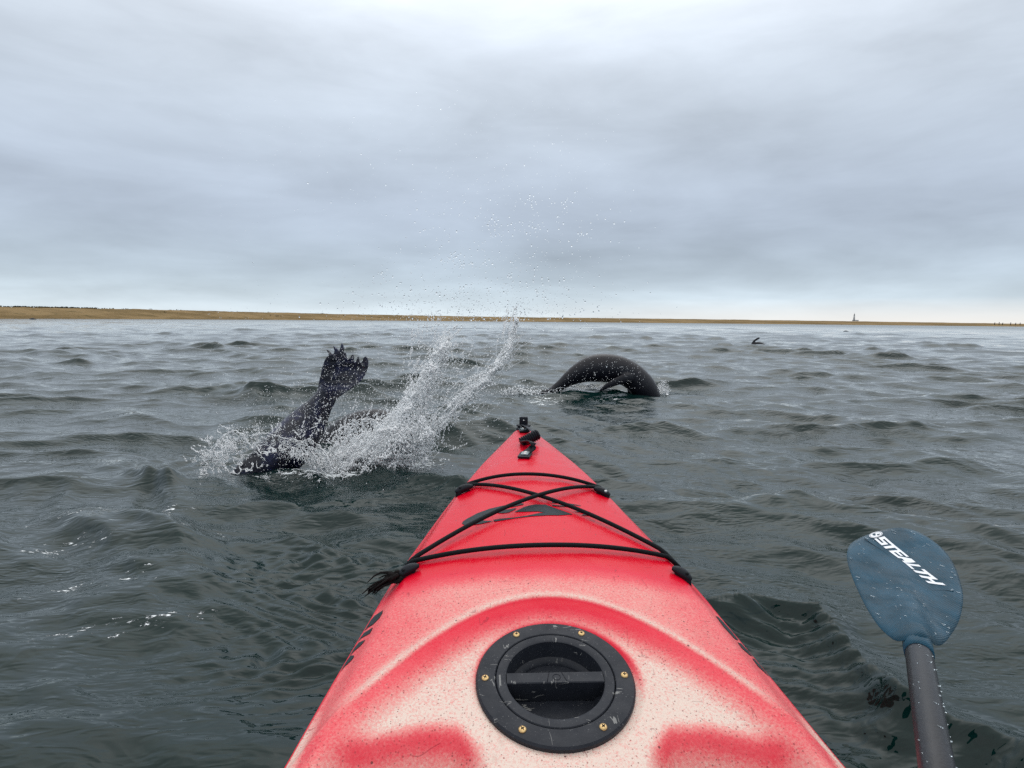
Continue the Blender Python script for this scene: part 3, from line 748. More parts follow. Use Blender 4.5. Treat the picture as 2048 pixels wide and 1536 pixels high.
# ---- carry handle: buckles, strap, ribbed grip
def handle():
    pb = kpx(1050, 912, .002); pf = kpx(1048, 862, .002)
    def nrm(p):
        x, s = p.x / S, p.y / S; e = .01
        return Vector((-(dz(x + e, s) - dz(x - e, s)) / (2 * e), -(dz(x, s + e) - dz(x, s - e)) / (2 * e), 1)).normalized()
    def frame(p, rz):
        n = nrm(p); y = Vector((math.sin(-rz), math.cos(rz), 0)); x = y.cross(n).normalized(); y = n.cross(x)
        return Matrix(((x.x, y.x, n.x, p.x), (x.y, y.y, n.y, p.y), (x.z, y.z, n.z, p.z), (0, 0, 0, 1)))
    Mb = frame(pb, R(-12)); Mf = frame(pf, R(5))
    mpl = simple('scuffed_metal', (.30, .37, .38), .35, .5, 200, .5, .001, 200, metal=.6)
    for M_ in (Mb, Mf):
        hd = MB().add(*xf(M_, box(0, 0, .003, .036, .052, .006, .0015))).build('handle_buckle', M_blk, kayak, False)
        MB().add(*xf(M_, box(0, .004, .0075, .022, .030, .003, .001))).build('buckle_plate', mpl, hd, False)
        for yy in (-.004, .012):
            MB().add(*xf(M_ @ Matrix.Translation((0, yy, .009)), lathe([(.0060, 0), (.0060, .001), (.003, .0022), (.0025, .0010), (.0001, .0010)], 20))).build('rivet', M_steel, hd)
    dg = -(CM.inverted() @ (KI.inverted() @ kpx(1050, 884))).z
    g0 = at_local(1042, 886, dg - .035); g1 = at_local(1077, 868, dg - .015)
    ax = (g1 - g0).normalized()
    n = 80; path = []; rad = []
    for i in range(n + 1):
        t = i / n; path.append(g0 + (g1 - g0) * t); rad.append(.0135 + .0016 * math.sin(t * 2 * math.pi * 9))
    rad[0] = .0105; rad[-1] = .0105
    grip = MB().add(*tube(path, rad, 24, squash=1.22)).build('grip', M_blk, kayak)
    def strap(a, b, c, d, w=.0115):
        P = spline([a, b, c, d], 10); v = []; f = []
        for i, p in enumerate(P):
            p = Vector(p); t = (Vector(P[min(i + 1, len(P) - 1)]) - Vector(P[max(0, i - 1)])).normalized(); s_ = t.cross(Vector((.35, 0, 1))).normalized()
            n_ = s_.cross(t)
            for q in ((-w, -.0012), (w, -.0012), (w, .0012), (-w, .0012)): v.append(p + s_ * q[0] + n_ * q[1])
        for i in range(len(P) - 1):
            for k in range(4): f.append([i * 4 + k, i * 4 + (k + 1) % 4, (i + 1) * 4 + (k + 1) % 4, (i + 1) * 4 + k])
        return v, f
    MB().add(*strap(Mb @ Vector((0, .016, .006)), Mb @ Vector((.016, .036, .016)), (Mb @ Vector((.012, .052, .030))) , g0 + ax * .004)).build('strap', M_blk, grip)
    MB().add(*strap(Mf @ Vector((0, .016, .006)), Mf @ Vector((.006, .026, .014)), g1 + Vector((-.010, .022, .0)), g1 - ax * .004)).build('strap', M_blk, grip)
handle()
# ---- bow fitting
def bow_fit():
    p = kpx(1047, 857, .0)
    M = Matrix.Translation(p + Vector((0, 0, -.004))) @ Matrix.Rotation(R(-4), 4, 'X') @ Matrix.Scale(.86, 4)
    b = MB().add(*xf(M, lathe([(.031, -.01), (.032, .004), (.030, .0075), (.026, .008), (.026, .013), (.031, .015), (.031, .020), (.025, .023), (.0001, .024)], 40))).build('bow_fitting', M_blk, kayak, True, R(40))
    MB().add(*xf(M, box(0, 0, .038, .036, .024, .034, .004))).build('fitting_block', M_blk, b, True, R(40))
    MB().add(*xf(M @ Matrix.Translation((0, -.0122, .040)) @ Matrix.Rotation(R(90), 4, 'X'), lathe([(.0035, -.001), (.0032, .0012), (.0001, .0018)], 12))).build('screw', M_steel, b)
bow_fit()

# ---- dark graphics on the plastic
def drape(polys, name, origin, k, lift=.0012):
    V = []; Fc = []
    for poly in polys:
        px = [(origin[0] + a / k, origin[1] + b / k) for a, b in poly]
        # densify
        dn = []
        for i in range(len(px)):
            a, b = px[i], px[(i + 1) % len(px)]; n = max(1, int(math.hypot(a[0] - b[0], a[1] - b[1]) / 5))
            for j in range(n): dn.append((a[0] + (b[0] - a[0]) * j / n, a[1] + (b[1] - a[1]) * j / n))
        pts = [kpx(a, b) for a, b in dn]; pts = [p for p in pts if p is not None]
        if len(pts) < 3: continue
        # cut the outline into small triangles that follow the surface
        bm = bmesh.new(); vs = [bm.verts.new((p.x, p.y, 0)) for p in pts]
        tris = tessellate_polygon([[Vector((p.x, p.y, 0)) for p in pts]])
        for t in tris:
            try: bm.faces.new([vs[i] for i in t])
            except ValueError: pass
        for _ in range(4):
            ed = [e for e in bm.edges if e.calc_length() > .010]
            if not ed: break
            bmesh.ops.subdivide_edges(bm, edges=ed, cuts=1); bmesh.ops.triangulate(bm, faces=bm.faces[:])
        bmesh.ops.recalc_face_normals(bm, faces=bm.faces[:])
        bm.verts.index_update(); n0 = len(V)
        for v in bm.verts: V.append((v.co.x, v.co.y, dz(v.co.x / S, v.co.y / S) * S + lift))
        for q in bm.faces:
            idx = [v.index for v in q.verts]
            if q.normal.z < 0: idx = idx[::-1]
            Fc.append([n0 + i for i in idx])
        bm.free()
    return mesh_obj(name, V, Fc, M_decal, kayak)
LOGO = [
    [(265, 470), (275, 445), (335, 405), (450, 345), (600, 290), (760, 252), (900, 232), (1010, 225), (1000, 240), (900, 262), (760, 285), (620, 325), (520, 370), (482, 405), (490, 428), (560, 435), (640, 438), (500, 470), (380, 488), (300, 490)],
    [(640, 425), (730, 410), (900, 395), (1050, 372), (1180, 345), (1265, 335), (1170, 322), (900, 328), (1000, 275), (1060, 255), (1150, 238), (1270, 240), (1330, 262), (1450, 305), (1600, 358), (1450, 368), (1300, 368), (1100, 380), (900, 405), (760, 428), (660, 445)],
    [(680, 338), (740, 315), (830, 295), (920, 280), (900, 300), (830, 335), (740, 345)],
    [(1350, 205), (1450, 212), (1560, 226), (1700, 252), (1690, 256), (1550, 236), (1440, 226), (1350, 218)],
    [(1350, 245), (1480, 250), (1580, 260), (1665, 275), (1560, 268), (1460, 262), (1350, 258)],
    [(1600, 322), (1690, 320), (1780, 340), (1865, 368), (1800, 374), (1700, 368), (1740, 350), (1690, 335)],
]
drape(LOGO, 'deck_emblem', (880, 970), 6.0235)
LET = [
    [(890, 165), (760, 250), (640, 330), (540, 430), (560, 445), (640, 370), (675, 350), (640, 385), (520, 490), (470, 560), (520, 540), (620, 450), (740, 380), (830, 290), (875, 220)],
    [(735, 430), (600, 510), (470, 590), (400, 660), (330, 760), (440, 690), (560, 590), (690, 520), (710, 480)],
    [(620, 620), (520, 660), (400, 740), (310, 840), (225, 950), (360, 860), (450, 790), (545, 710), (580, 670)],
    [(445, 860), (390, 862), (290, 930), (190, 1030), (90, 1150), (100, 1200), (200, 1080), (265, 1005), (290, 1005), (240, 1070), (130, 1190), (180, 1160), (300, 1030), (400, 940), (440, 890)],
]
drape(LET, 'side_lettering', (650, 1200), 7.68)
RLET = [[(645, 515), (660, 520), (700, 560), (760, 630), (800, 680), (770, 665), (700, 590)], [(790, 690), (815, 700), (860, 745), (895, 790), (870, 775), (820, 730)], [(890, 800), (905, 805), (950, 855), (1000, 910), (980, 900), (930, 855)]]
drape(RLET, 'side_lettering', (1240, 1080), 3.369)

# ------------------------------------------------------------------ paddle
def paddle():
    M_shaft, nt, N, L, P = new_mat('carbon_shaft')
    tc = N.new('ShaderNodeTexCoord').outputs['Object']
    w = nz(N, L, tc, 40, 5, .6); c = mixc(N, L, w, (.006, .007, .009), (.020, .020, .026)); L.new(c, P.inputs['Base Color'])
    P.inputs['Roughness'].default_value = .34; P.inputs['Specular IOR Level'].default_value = .3; P.inputs['Coat Weight'].default_value = .12; P.inputs['Coat Roughness'].default_value = .12
    L.new(bump(N, L, nz(N, L, tc, 300, 3), .0006), P.inputs['Normal'])
    M_bl, nt, N, L, P = new_mat('blue_carbon_blade')
    tc = N.new('ShaderNodeTexCoord').outputs['Object']
    at_ = N.new('ShaderNodeTexWave'); at_.inputs['Scale'].default_value = 130; at_.bands_direction = 'X'; at_.inputs['Distortion'].default_value = .6; at_.inputs['Detail'].default_value = 2
    L.new(mapv(N, L, tc, (1, 1, 1), (0, 0, R(28))), at_.inputs['Vector'])
    n1 = nz(N, L, tc, 14, 5, .6)
    c = mixc(N, L, sstep(N, L, n1, .3, .7), (.001, .020, .036), (.006, .058, .105))
    c = mixc(N, L, mth(N, L, 'MULTIPLY', at_.outputs['Fac'], .35), c, (.035, .10, .14))
    fs = nz(N, L, tc, 500, 3, .7); c = mixc(N, L, mth(N, L, 'MULTIPLY', sstep(N, L, fs, .58, .75), .4), c, (.07, .14, .19))
    L.new(c, P.inputs['Base Color']); L.new(mth(N, L, 'MULTIPLY_ADD', sstep(N, L, nz(N, L, tc, 22, 5, .65), .35, .65), .34, .12), P.inputs['Roughness']); P.inputs['Specular IOR Level'].default_value = .14; P.inputs['Coat Weight'].default_value = .0; P.inputs['Coat Roughness'].default_value = .25
    L.new(bump(N, L, mth(N, L, 'ADD', fs, mth(N, L, 'MULTIPLY', at_.outputs['Fac'], .6)), .0003), P.inputs['Normal'])
    M_white = simple('white_print', (.80, .82, .86), .5, .4, 60, .06)
    J = at(1834, 1290, .75); T = at(1790, 1052, 1.10)
    a = (T - J).normalized(); lat = a.cross(Vector((0, 0, 1))).normalized(); n = lat.cross(a).normalized()
    tilt = Matrix.Rotation(R(8), 3, a); lat = tilt @ lat; n = tilt @ n
    pitch = Matrix.Rotation(R(-3), 3, lat)
    root = empty('paddle', J); tag(root, 'kayak paddle with blue blade and grey shaft, held over the water at right', 'paddle')
    B = Matrix(((lat.x, a.x, n.x), (lat.y, a.y, n.y), (lat.z, a.z, n.z)))
    root.rotation_euler = B.to_euler(); Bi = B.inverted()
    def pl(px, py):                                     # photo pixel -> blade plane coordinates
        d = ray(px, py); t = (J - EYE).dot(n) / d.dot(n); q = Bi @ (EYE + d * t - J); return q.x, q.y
    outl = [(1815, 1298), (1792, 1284), (1775, 1262), (1757, 1235), (1740, 1205), (1722, 1168), (1708, 1135), (1699, 1108), (1698, 1090), (1704, 1075), (1720, 1064), (1745, 1055), (1772, 1049), (1805, 1048), (1838, 1056), (1868, 1072), (1893, 1092), (1912, 1117),
            (1924, 1145), (1931, 1172), (1930, 1200), (1922, 1228), (1908, 1252), (1892, 1274), (1874, 1291), (1858, 1301)]
    po = [pl(*p) for p in outl]; po = [(p[0], p[1]) for p in spline(po + [po[0]], 5)[:-1]]
    ymax = max(p[1] for p in po)
    cxm = lambda y: 0.0
    from_c = (sum(p[0] for p in po) / len(po), sum(p[1] for p in po) / len(po))
    def hz(x, y):                                        # spoon of the blade and a raised spine near the neck
        t = y / ymax
        xa = from_c[0] * min(1, max(0, t * 1.6))
        sp = .030 * math.exp(-(x - xa * .5) ** 2 / .00055) * max(0, 1 - t * 1.25) ** 1.3
        return -.012 * (1 - ((x - xa) / .12) ** 2) * math.sin(math.pi * min(1, max(0, t))) + sp * .9 - .008
    rings = 16; V = []; Fc = []; m = len(po)
    for side, th in ((1, .0045), (-1, -.0045)):
        base = len(V)
        for r_ in range(rings + 1):
            q = 1 - r_ / rings
            for p in po:
                x = from_c[0] + (p[0] - from_c[0]) * q; y = from_c[1] + (p[1] - from_c[1]) * q
                V.append((x, y, hz(x, y) + th * math.sqrt(max(0, 1 - (q) ** 6)) + (.0003 if side > 0 else -.0003)))
        for r_ in range(rings):
            for k in range(m):
                q_ = [base + r_ * m + k, base + r_ * m + (k + 1) % m, base + (r_ + 1) * m + (k + 1) % m, base + (r_ + 1) * m + k]
                Fc.append(q_ if side < 0 else q_[::-1])
    n0 = (rings + 1) * m
    for k in range(m): Fc.append([k, (k + 1) % m, n0 + (k + 1) % m, n0 + k])
    bl = mesh_obj('blade', V, Fc, M_bl, root)
    bm = bmesh.new(); bm.from_mesh(bl.data); bmesh.ops.recalc_face_normals(bm, faces=bm.faces[:]); bm.to_mesh(bl.data); bm.free()
    # shaft, running back past the camera
    sj = Bi @ (at(1872, 1536, .535) - J)
    sdir = Vector((sj.x, sj.y, sj.z)).normalized()
    pth = [Vector((0, .012, .002)), Vector((0, 0, .002)) + sdir * .04, Vector((0, 0, .002)) + sdir * 1.35]
    rs = [.0146, .0150, .0150]
    MB().add(*tube([p for p in pth], rs, 28)).build('shaft', M_shaft, root)
    MB().add(*tube([Vector((0, .075, -.004)), Vector((0, .045, .000)), Vector((0, .01, .002)), sdir * .02 + Vector((0, 0, .002)), sdir * .032 + Vector((0, 0, .002))], [.004, .011, .0165, .0166, .0160], 24)).build('blade_socket', M_bl, root)
    # printed word
    def zp(u, v):
        b0, b1, t0, t1 = (318, 288), (1440, 1140), (520, 248), (1800, 1205)
        x = (b0[0] + (b1[0] - b0[0]) * u) * (1 - v) + (t0[0] + (t1[0] - t0[0]) * u) * v
        y = (b0[1] + (b1[1] - b0[1]) * u) * (1 - v) + (t0[1] + (t1[1] - t0[1]) * u) * v
        return 1720 + x / 10.24, 1040 + y / 10.24
    s_ = .27
    GL = {'S': [[(0, 0), (1, 0), (1, .60), (.30, .60), (.30, .78), (1, .78), (1, 1), (0, 1), (0, .40), (.70, .40), (.70, .22), (0, .22)]],
          'T': [[(0, 1), (0, .78), (.34, .78), (.34, 0), (.66, 0), (.66, .78), (1, .78), (1, 1)]],
          'E': [[(0, 0), (1, 0), (1, .22), (.30, .22), (.30, .40), (.9, .40), (.9, .60), (.30, .60), (.30, .78), (1, .78), (1, 1), (0, 1)]],
          'A': [[(0, 0), (.30, 0), (.36, .24), (.66, .24), (.70, 0), (1, 0), (.72, 1), (.30, 1)]],
          'L': [[(0, 0), (1, 0), (1, .22), (.32, .22), (.32, 1), (0, 1)]],
          'H': [[(0, 0), (.30, 0), (.30, .40), (.70, .40), (.70, 0), (1, 0), (1, 1), (.70, 1), (.70, .60), (.30, .60), (.30, 1), (0, 1)]]}
    mb = MB()
    def flat(pts2, lift=.0052):
        pts = [(x, y, hz(x, y) + lift) for x, y in pts2]
        tris = tessellate_polygon([[Vector((x, y, 0)) for x, y in pts2]])
        bm = bmesh.new(); vs = [bm.verts.new((x, y, 0)) for x, y in pts2]
        for t in tris:
            try: bm.faces.new([vs[i] for i in t])
            except ValueError: pass
        for _ in range(3):
            ed = [e for e in bm.edges if e.calc_length() > .008]
            if not ed: break
            bmesh.ops.subdivide_edges(bm, edges=ed, cuts=1); bmesh.ops.triangulate(bm, faces=bm.faces[:])
        bm.verts.index_update(); bm.normal_update()
        v = [(q.co.x, q.co.y, hz(q.co.x, q.co.y) + lift) for q in bm.verts]; f = []
        for q in bm.faces:
            ii = [k.index for k in q.verts]; f.append(ii if q.normal.z > 0 else ii[::-1])
        bm.free(); return v, f
    SL = [(0, .140), (.118, .268), (.268, .405), (.392, .560), (.562, .690), (.655, .825), (.822, 1.0)]
    for (u0, u1), ch in zip(SL, 'STEALTH'):
        for g in GL[ch]:
            pts = []
            for j in range(len(g)):
                p, q = g[j], g[(j + 1) % len(g)]
                for t in (0, .5): pts.append(((p[0] + (q[0] - p[0]) * t), (p[1] + (q[1] - p[1]) * t)))
            mb.add(*flat([pl(*zp(u0 + (u1 - u0) * u, v)) for u, v in pts]))
    # round badge before the word
    def el(cx, cy, rx, ry, n=30): return [pl(1720 + (cx + rx * math.cos(2 * math.pi * k / n)) / 10.24, 1040 + (cy + ry * math.sin(2 * math.pi * k / n) - .12 * rx * math.cos(2 * math.pi * k / n)) / 10.24) for k in range(n)]
    def annul(o_, i_, lift=.0052):
        v = [(x, y, hz(x, y) + lift) for x, y in o_ + i_]; n = len(o_)
        return v, [[k, (k + 1) % n, n + (k + 1) % n, n + k][::-1] for k in range(n)]
    mb.add(*annul(el(348, 217, 136, 50), el(348, 217, 122, 43)))
    mb.add(*flat(el(348, 217, 112, 38)))
    mb.build('printed_word', M_white, bl)
    dk = MB()
    dk.add(*flat([pl(1720 + x / 10.24, 1040 + y / 10.24) for x, y in ((275, 215), (300, 198), (340, 195), (330, 207), (345, 220), (335, 232), (300, 235))], .0058))
    dk.add(*flat([pl(1720 + x / 10.24, 1040 + y / 10.24) for x, y in ((380, 205), (400, 212), (420, 200), (425, 215), (400, 230), (370, 225))], .0058))
    dk.build('badge_mark', M_bl, bl)
    # seam of the patch the word is printed on
    ln = [pl(1720 + x / 10.24, 1040 + y / 10.24) for x, y in ((120, 280), (520, 520), (960, 860), (1300, 1150), (1490, 1280), (1750, 1290), (1990, 1330))]
    path = []
    for (x0, y0), (x1, y1) in zip(ln[:-1], ln[1:]):
        for t in np.linspace(0, 1, 8, endpoint=False): x = x0 + (x1 - x0) * t; y = y0 + (y1 - y0) * t; path.append((x, y, hz(x, y) + .0044))
    MB().add(*tube(path, .0005, 5)).build('patch_seam', M_cord, bl)
    # beads of water
    rnd = random.Random(5); M_dr, nt, N, L, P = new_mat('water_bead')
    P.inputs['Base Color'].default_value = (.8, .9, .95, 1); P.inputs['Transmission Weight'].default_value = .9; P.inputs['Roughness'].default_value = .03; P.inputs['IOR'].default_value = 1.33
    mb = MB()
    sph = lathe([(.0001, -.3), (.7, -.1), (1, .1), (.75, .5), (.4, .7), (.0001, .78)], 9)
    minx, maxx = min(p[0] for p in po), max(p[0] for p in po)
    def inside(x, y):
        c = False
        for (x1, y1), (x2, y2) in zip(po, po[1:] + po[:1]):
            if (y1 > y) != (y2 > y) and x < (x2 - x1) * (y - y1) / (y2 - y1) + x1: c = not c
        return c
    cnt = 0
    while cnt < 110:
        x = rnd.uniform(minx, maxx); y = rnd.uniform(.03, ymax)
        if not inside(x * 1.06, y * 1.04): continue
        r_ = rnd.uniform(.0006, .0016); e = rnd.uniform(1, 3.2)
        mb.add([(x + p[0] * r_ * e, y + p[1] * r_, hz(x, y) + .0045 + p[2] * r_ * .35) for p in sph[0]], sph[1]); cnt += 1
    for i in range(40):
        t = rnd.uniform(.03, .34); an = rnd.uniform(.3, 2.8); r_ = rnd.uniform(.0006, .0013)
        c = Vector((0, 0, .002)) + sdir * t + Vector((math.cos(an), 0, math.sin(an))) * .0150
        mb.add([(c.x + p[0] * r_ * 1.6, c.y + p[1] * r_, c.z + p[2] * r_ * .8) for p in sph[0]], sph[1])
    o = mb.build('water_beads', M_dr, root); o['kind'] = 'stuff'
paddle()

# ------------------------------------------------------------------ seals
def seal_mat():
    m, nt, N, L, P = new_mat('wet_seal_fur')
    tc = N.new('ShaderNodeTexCoord').outputs['Object']
    geo = N.new('ShaderNodeNewGeometry')
    a = nz(N, L, tc, 5, 4, .6); b = nz(N, L, mapv(N, L, tc, (1, 1, 3)), 60, 4, .7)
    c = mixc(N, L, a, (.0015, .0025, .009), (.010, .009, .012)); c = mixc(N, L, mth(N, L, 'MULTIPLY', sstep(N, L, b, .5, .8), .3), c, (.014, .014, .020))
    L.new(c, P.inputs['Base Color']); P.inputs['Roughness'].default_value = .27; P.inputs['Specular IOR Level'].default_value = .34
    L.new(bump(N, L, b, .003), P.inputs['Normal'])
    return m
M_seal = seal_mat()
def flip_mat():
    m, nt, N, L, P = new_mat('wet_flipper_skin')
    tc = N.new('ShaderNodeTexCoord').outputs['Object']
    a = nz(N, L, tc, 12, 5, .65)
    c = mixc(N, L, sstep(N, L, a, .4, .7), (.0015, .002, .010), (.004, .008, .050))
    L.new(c, P.inputs['Base Color']); P.inputs['Roughness'].default_value = .3
    L.new(bump(N, L, nz(N, L, tc, 90, 4, .7), .003), P.inputs['Normal']); return m
M_flip = flip_mat()
def loft(sections, n=28):
    """sections: (centre Vector, radius across the view, radius along the view, side vector, front vector)"""
    v = []; f = []
    for c, ra, rb, sd_, fd in sections:
        for k in range(n):
            a = 2 * math.pi * k / n; v.append(c + sd_ * math.cos(a) * ra + fd * math.sin(a) * rb)
    m = len(sections)
    for i in range(m - 1):
        for k in range(n): f.append([i * n + k, i * n + (k + 1) % n, (i + 1) * n + (k + 1) % n, (i + 1) * n + k])
    f.append(list(range(n))[::-1]); f.append([(m - 1) * n + k for k in range(n)]); return v, f
def body_loft(pts, flat=1.0, steps=7):
    """pts: (x, z, radius[, y]) in a plane facing the viewer"""
    pts = [tuple(p) + (0,) * (4 - len(p)) for p in pts]
    P = spline(pts, steps); secs = []
    for i, p in enumerate(P):
        q0 = P[max(0, i - 1)]; q1 = P[min(len(P) - 1, i + 1)]
        t = Vector((q1[0] - q0[0], q1[3] - q0[3], q1[1] - q0[1])).normalized(); fd = Vector((0, 1, 0)); sd_ = t.cross(fd).normalized(); fd = sd_.cross(t).normalized()
        secs.append((Vector((p[0], p[3], p[1])), max(.003, p[2]), max(.003, p[2]) * flat, sd_, fd))
    return loft(secs)
def plate(outline, th, yoff=0.0, bend=0.0, lean=0.0):
    """flipper cut from an outline in the x-z plane with a rounded, real thickness"""
    bm = bmesh.new(); n = len(outline)
    tris = tessellate_polygon([[Vector((x, z, 0)) for x, z in outline]])
    zs = [p[1] for p in outline]; z0, z1 = min(zs), max(zs); xs = [p[0] for p in outline]; xm = (min(xs) + max(xs)) / 2
    def Y(x, z): return yoff + bend * ((x - xm) / .12) ** 2 + lean * (z - z0)
    fr = []; bk = []
    for x, z in outline:
        t = th * (1.15 - .55 * (z - z0) / (z1 - z0))
        fr.append(bm.verts.new((x, Y(x, z) - t, z))); bk.append(bm.verts.new((x, Y(x, z) + t, z)))
    for t in tris:
        for vs, r in ((fr, 1), (bk, -1)):
            try: bm.faces.new([vs[i] for i in t][::r])
            except ValueError: pass
    for i in range(n):
        j = (i + 1) % n; bm.faces.new([fr[i], fr[j], bk[j], bk[i]])
    bmesh.ops.recalc_face_normals(bm, faces=bm.faces[:]); bm.verts.index_update()
    v = [q.co.copy() for q in bm.verts]; f = [[q.index for q in fc.verts] for fc in bm.faces]; bm.free(); return v, f
def remeshed(mb, name, mat, parent, vox, sm=6):
    o = mb.build(name, mat, None)
    r = o.modifiers.new('r', 'REMESH'); r.mode = 'VOXEL'; r.voxel_size = vox; r.use_smooth_shade = True
    s = o.modifiers.new('s', 'SMOOTH'); s.factor = .5; s.iterations = sm
    dg = bpy.context.evaluated_depsgraph_get(); me = bpy.data.meshes.new_from_object(o.evaluated_get(dg))
    o.modifiers.clear(); old = o.data; o.data = me; me.name = name; bpy.data.meshes.remove(old)
    me.materials.clear(); me.materials.append(mat); me.shade_smooth(); o.parent = parent; return o
def frame_at(px, py, depth_py):
    """root on the water at the given pixel; local x right, z up; metres per photo pixel returned"""
    p = gp(px, depth_py); dep = (CM.inverted() @ p).z * -1
    return p, dep / F

# diving seal, hind end in the air
def seal_tail():
    base, k = frame_at(620, 0, 925)
    base = gp(600, 928); dep = -(CM.inverted() @ base).z; k = dep / F
    root = empty('seal', (base.x, base.y, 0)); tag(root, 'diving dark seal with spread hind flippers raised out of the splash, left of the kayak', 'seal')
    ori = (600, 928)
    def z1(a, b): return ((380 + a / 2.844 - ori[0]) * k, -(560 + b / 2.844 - ori[1]) * k)
    def z2(a, b): return ((600 + a / 6.677 - ori[0]) * k, -(670 + b / 6.677 - ori[1]) * k)
    m1 = k / 2.844
    mb = MB()
    B = [(300, 1150, 50, -.15), (370, 1090, 78, -.12), (450, 1045, 104, -.08), (550, 965, 130, -.02), (622, 870, 120, .03), (680, 790, 96, .05), (730, 720, 70, .05), (765, 665, 58, .05), (790, 610, 50, .05)]
    mb.add(*body_loft([(*z1(a, b), r * m1, y) for a, b, r, y in B], .85))
    main = [(222, 745), (228, 690), (240, 630), (262, 540), (290, 430), (318, 350), (350, 300), (400, 262), (440, 255), (480, 285), (520, 308), (548, 300), (575, 262), (600, 226), (612, 240), (622, 290), (640, 330), (665, 305), (688, 268), (704, 254),
            (712, 275), (714, 330), (722, 368), (742, 358), (755, 310), (768, 279), (778, 300), (786, 350), (800, 380), (820, 350), (835, 302), (858, 283), (882, 298), (893, 350), (888, 430), (862, 510), (820, 590), (760, 650), (690, 702), (600, 765), (520, 825), (470, 870), (430, 960), (330, 960), (240, 860)]
    mb.add(*plate([z2(a, b) for a, b in main], .013, .03, .02, .06))
    second = [(300, 560), (330, 420), (362, 290), (345, 245), (318, 195), (355, 215), (392, 255), (420, 262), (432, 215), (412, 150), (445, 170), (480, 205), (495, 228), (512, 170), (528, 108), (545, 140), (560, 190), (552, 250), (545, 320), (560, 450), (500, 640), (380, 760), (280, 740)]
    mb.add(*plate([z2(a, b) for a, b in second], .012, .075, .0, .08))
    mb2 = MB(); mb2.v = mb.v; mb2.f = mb.f
    body = remeshed(mb, 'body', M_flip, root, .0030, 1)
    return body
seal_tail()

def seal_arch():
    base = gp(1210, 788); dep = -(CM.inverted() @ base).z; k = dep / F
    root = empty('seal', (base.x, base.y, 0)); tag(root, 'dark seal arching clear of the water head first, beyond the kayak bow on the right', 'seal')
    def z3(a, b): return ((960 + a / 5.12 - 1210) * k, -(680 + b / 5.12 - 788) * k)
    m = k / 5.12; mb = MB()
    B = [(560, 640, 22), (640, 590, 30), (735, 528, 42), (830, 462, 56), (930, 387, 83), (1040, 328, 114), (1160, 292, 140), (1290, 287, 147), (1410, 304, 143), (1520, 347, 135), (1605, 412, 134), (1675, 485, 130), (1735, 565, 112), (1775, 650, 84), (1795, 730, 50)]
    mb.add(*body_loft([(*z3(a, b), r * m, 0) for a, b, r in B], .82))
    # fore flipper folded back along the flank, near side
    F1 = [(1560, 380, 40, -.10), (1480, 375, 48, -.14), (1400, 395, 44, -.16), (1320, 430, 36, -.17), (1250, 470, 26, -.17), (1195, 508, 8, -.17)]
    v = body_loft([(*z3(a, b), r * m, y) for a, b, r, y in F1], .35, 5); mb.add(*v)
    # far side fore flipper
    F2 = [(1560, 440, 36, .10), (1570, 510, 40, .16), (1590, 590, 34, .20), (1600, 660, 14, .22)]
    mb.add(*body_loft([(*z3(a, b), r * m, y) for a, b, r, y in F2], .35, 5))
    # trailing hind flippers
    for yy in (-.035, .035):
        mb.add(*body_loft([(*z3(a, b), r * m, yy) for a, b, r in ((760, 510, 34), (690, 545, 34), (600, 600, 42), (520, 650, 36))], .35, 5))
    return remeshed(mb, 'body', M_seal, root, .009, 5)
seal_arch()

def seal_back():
    base = gp(740, 872); dep = -(CM.inverted() @ base).z; k = dep / F
    root = empty('seal', (base.x, base.y, 0)); tag(root, 'rounded back of a seal just breaking the surface behind the white splash', 'seal')
    mb = MB()
    B = [(-110, -48, 24), (-70, -16, 36), (-25, 6, 42), (20, 12, 43), (60, -4, 38), (95, -28, 28), (120, -50, 16)]
    mb.add(*body_loft([(a * k, b * k, r * k) for a, b, r in B], .8))
    return remeshed(mb, 'body', M_seal, root, .009, 4)
seal_back()

def far_seal(px, py, label, flipper, sc_=1.0):
    base = gp(px, py); dep = -(CM.inverted() @ base).z; k = dep / F * sc_
    root = empty('seal', (base.x, base.y, 1.6 * k if flipper else 1.0 * k)); tag(root, label, 'seal')
    mb = MB()
    mb.add(*body_loft([(a * k, b * k, r * k) for a, b, r in ((-16, -3, 2), (-9, -.5, 4), (0, .5, 4.5), (9, -1.5, 4), (18, -4, 2))], .8))
    if flipper: mb.add(*body_loft([(a * k, b * k, r * k) for a, b, r in ((-12, -2, 3), (-11, 3, 2.3), (-7, 8, 2.2), (0, 12.5, 2.0), (3, 13, 1.0))], .6))
    return remeshed(mb, 'body', M_seal, root, max(.012, .5 * k), 2)
far_seal(1516, 690, 'distant seal holding one curved flipper above the water on the right', True, .95)
far_seal(1692, 663.5, 'tiny dark seal back far off below the beacon tower', False, .40)
far_seal(66, 639, 'tiny dark seal back far off near the left shore', False, .5)

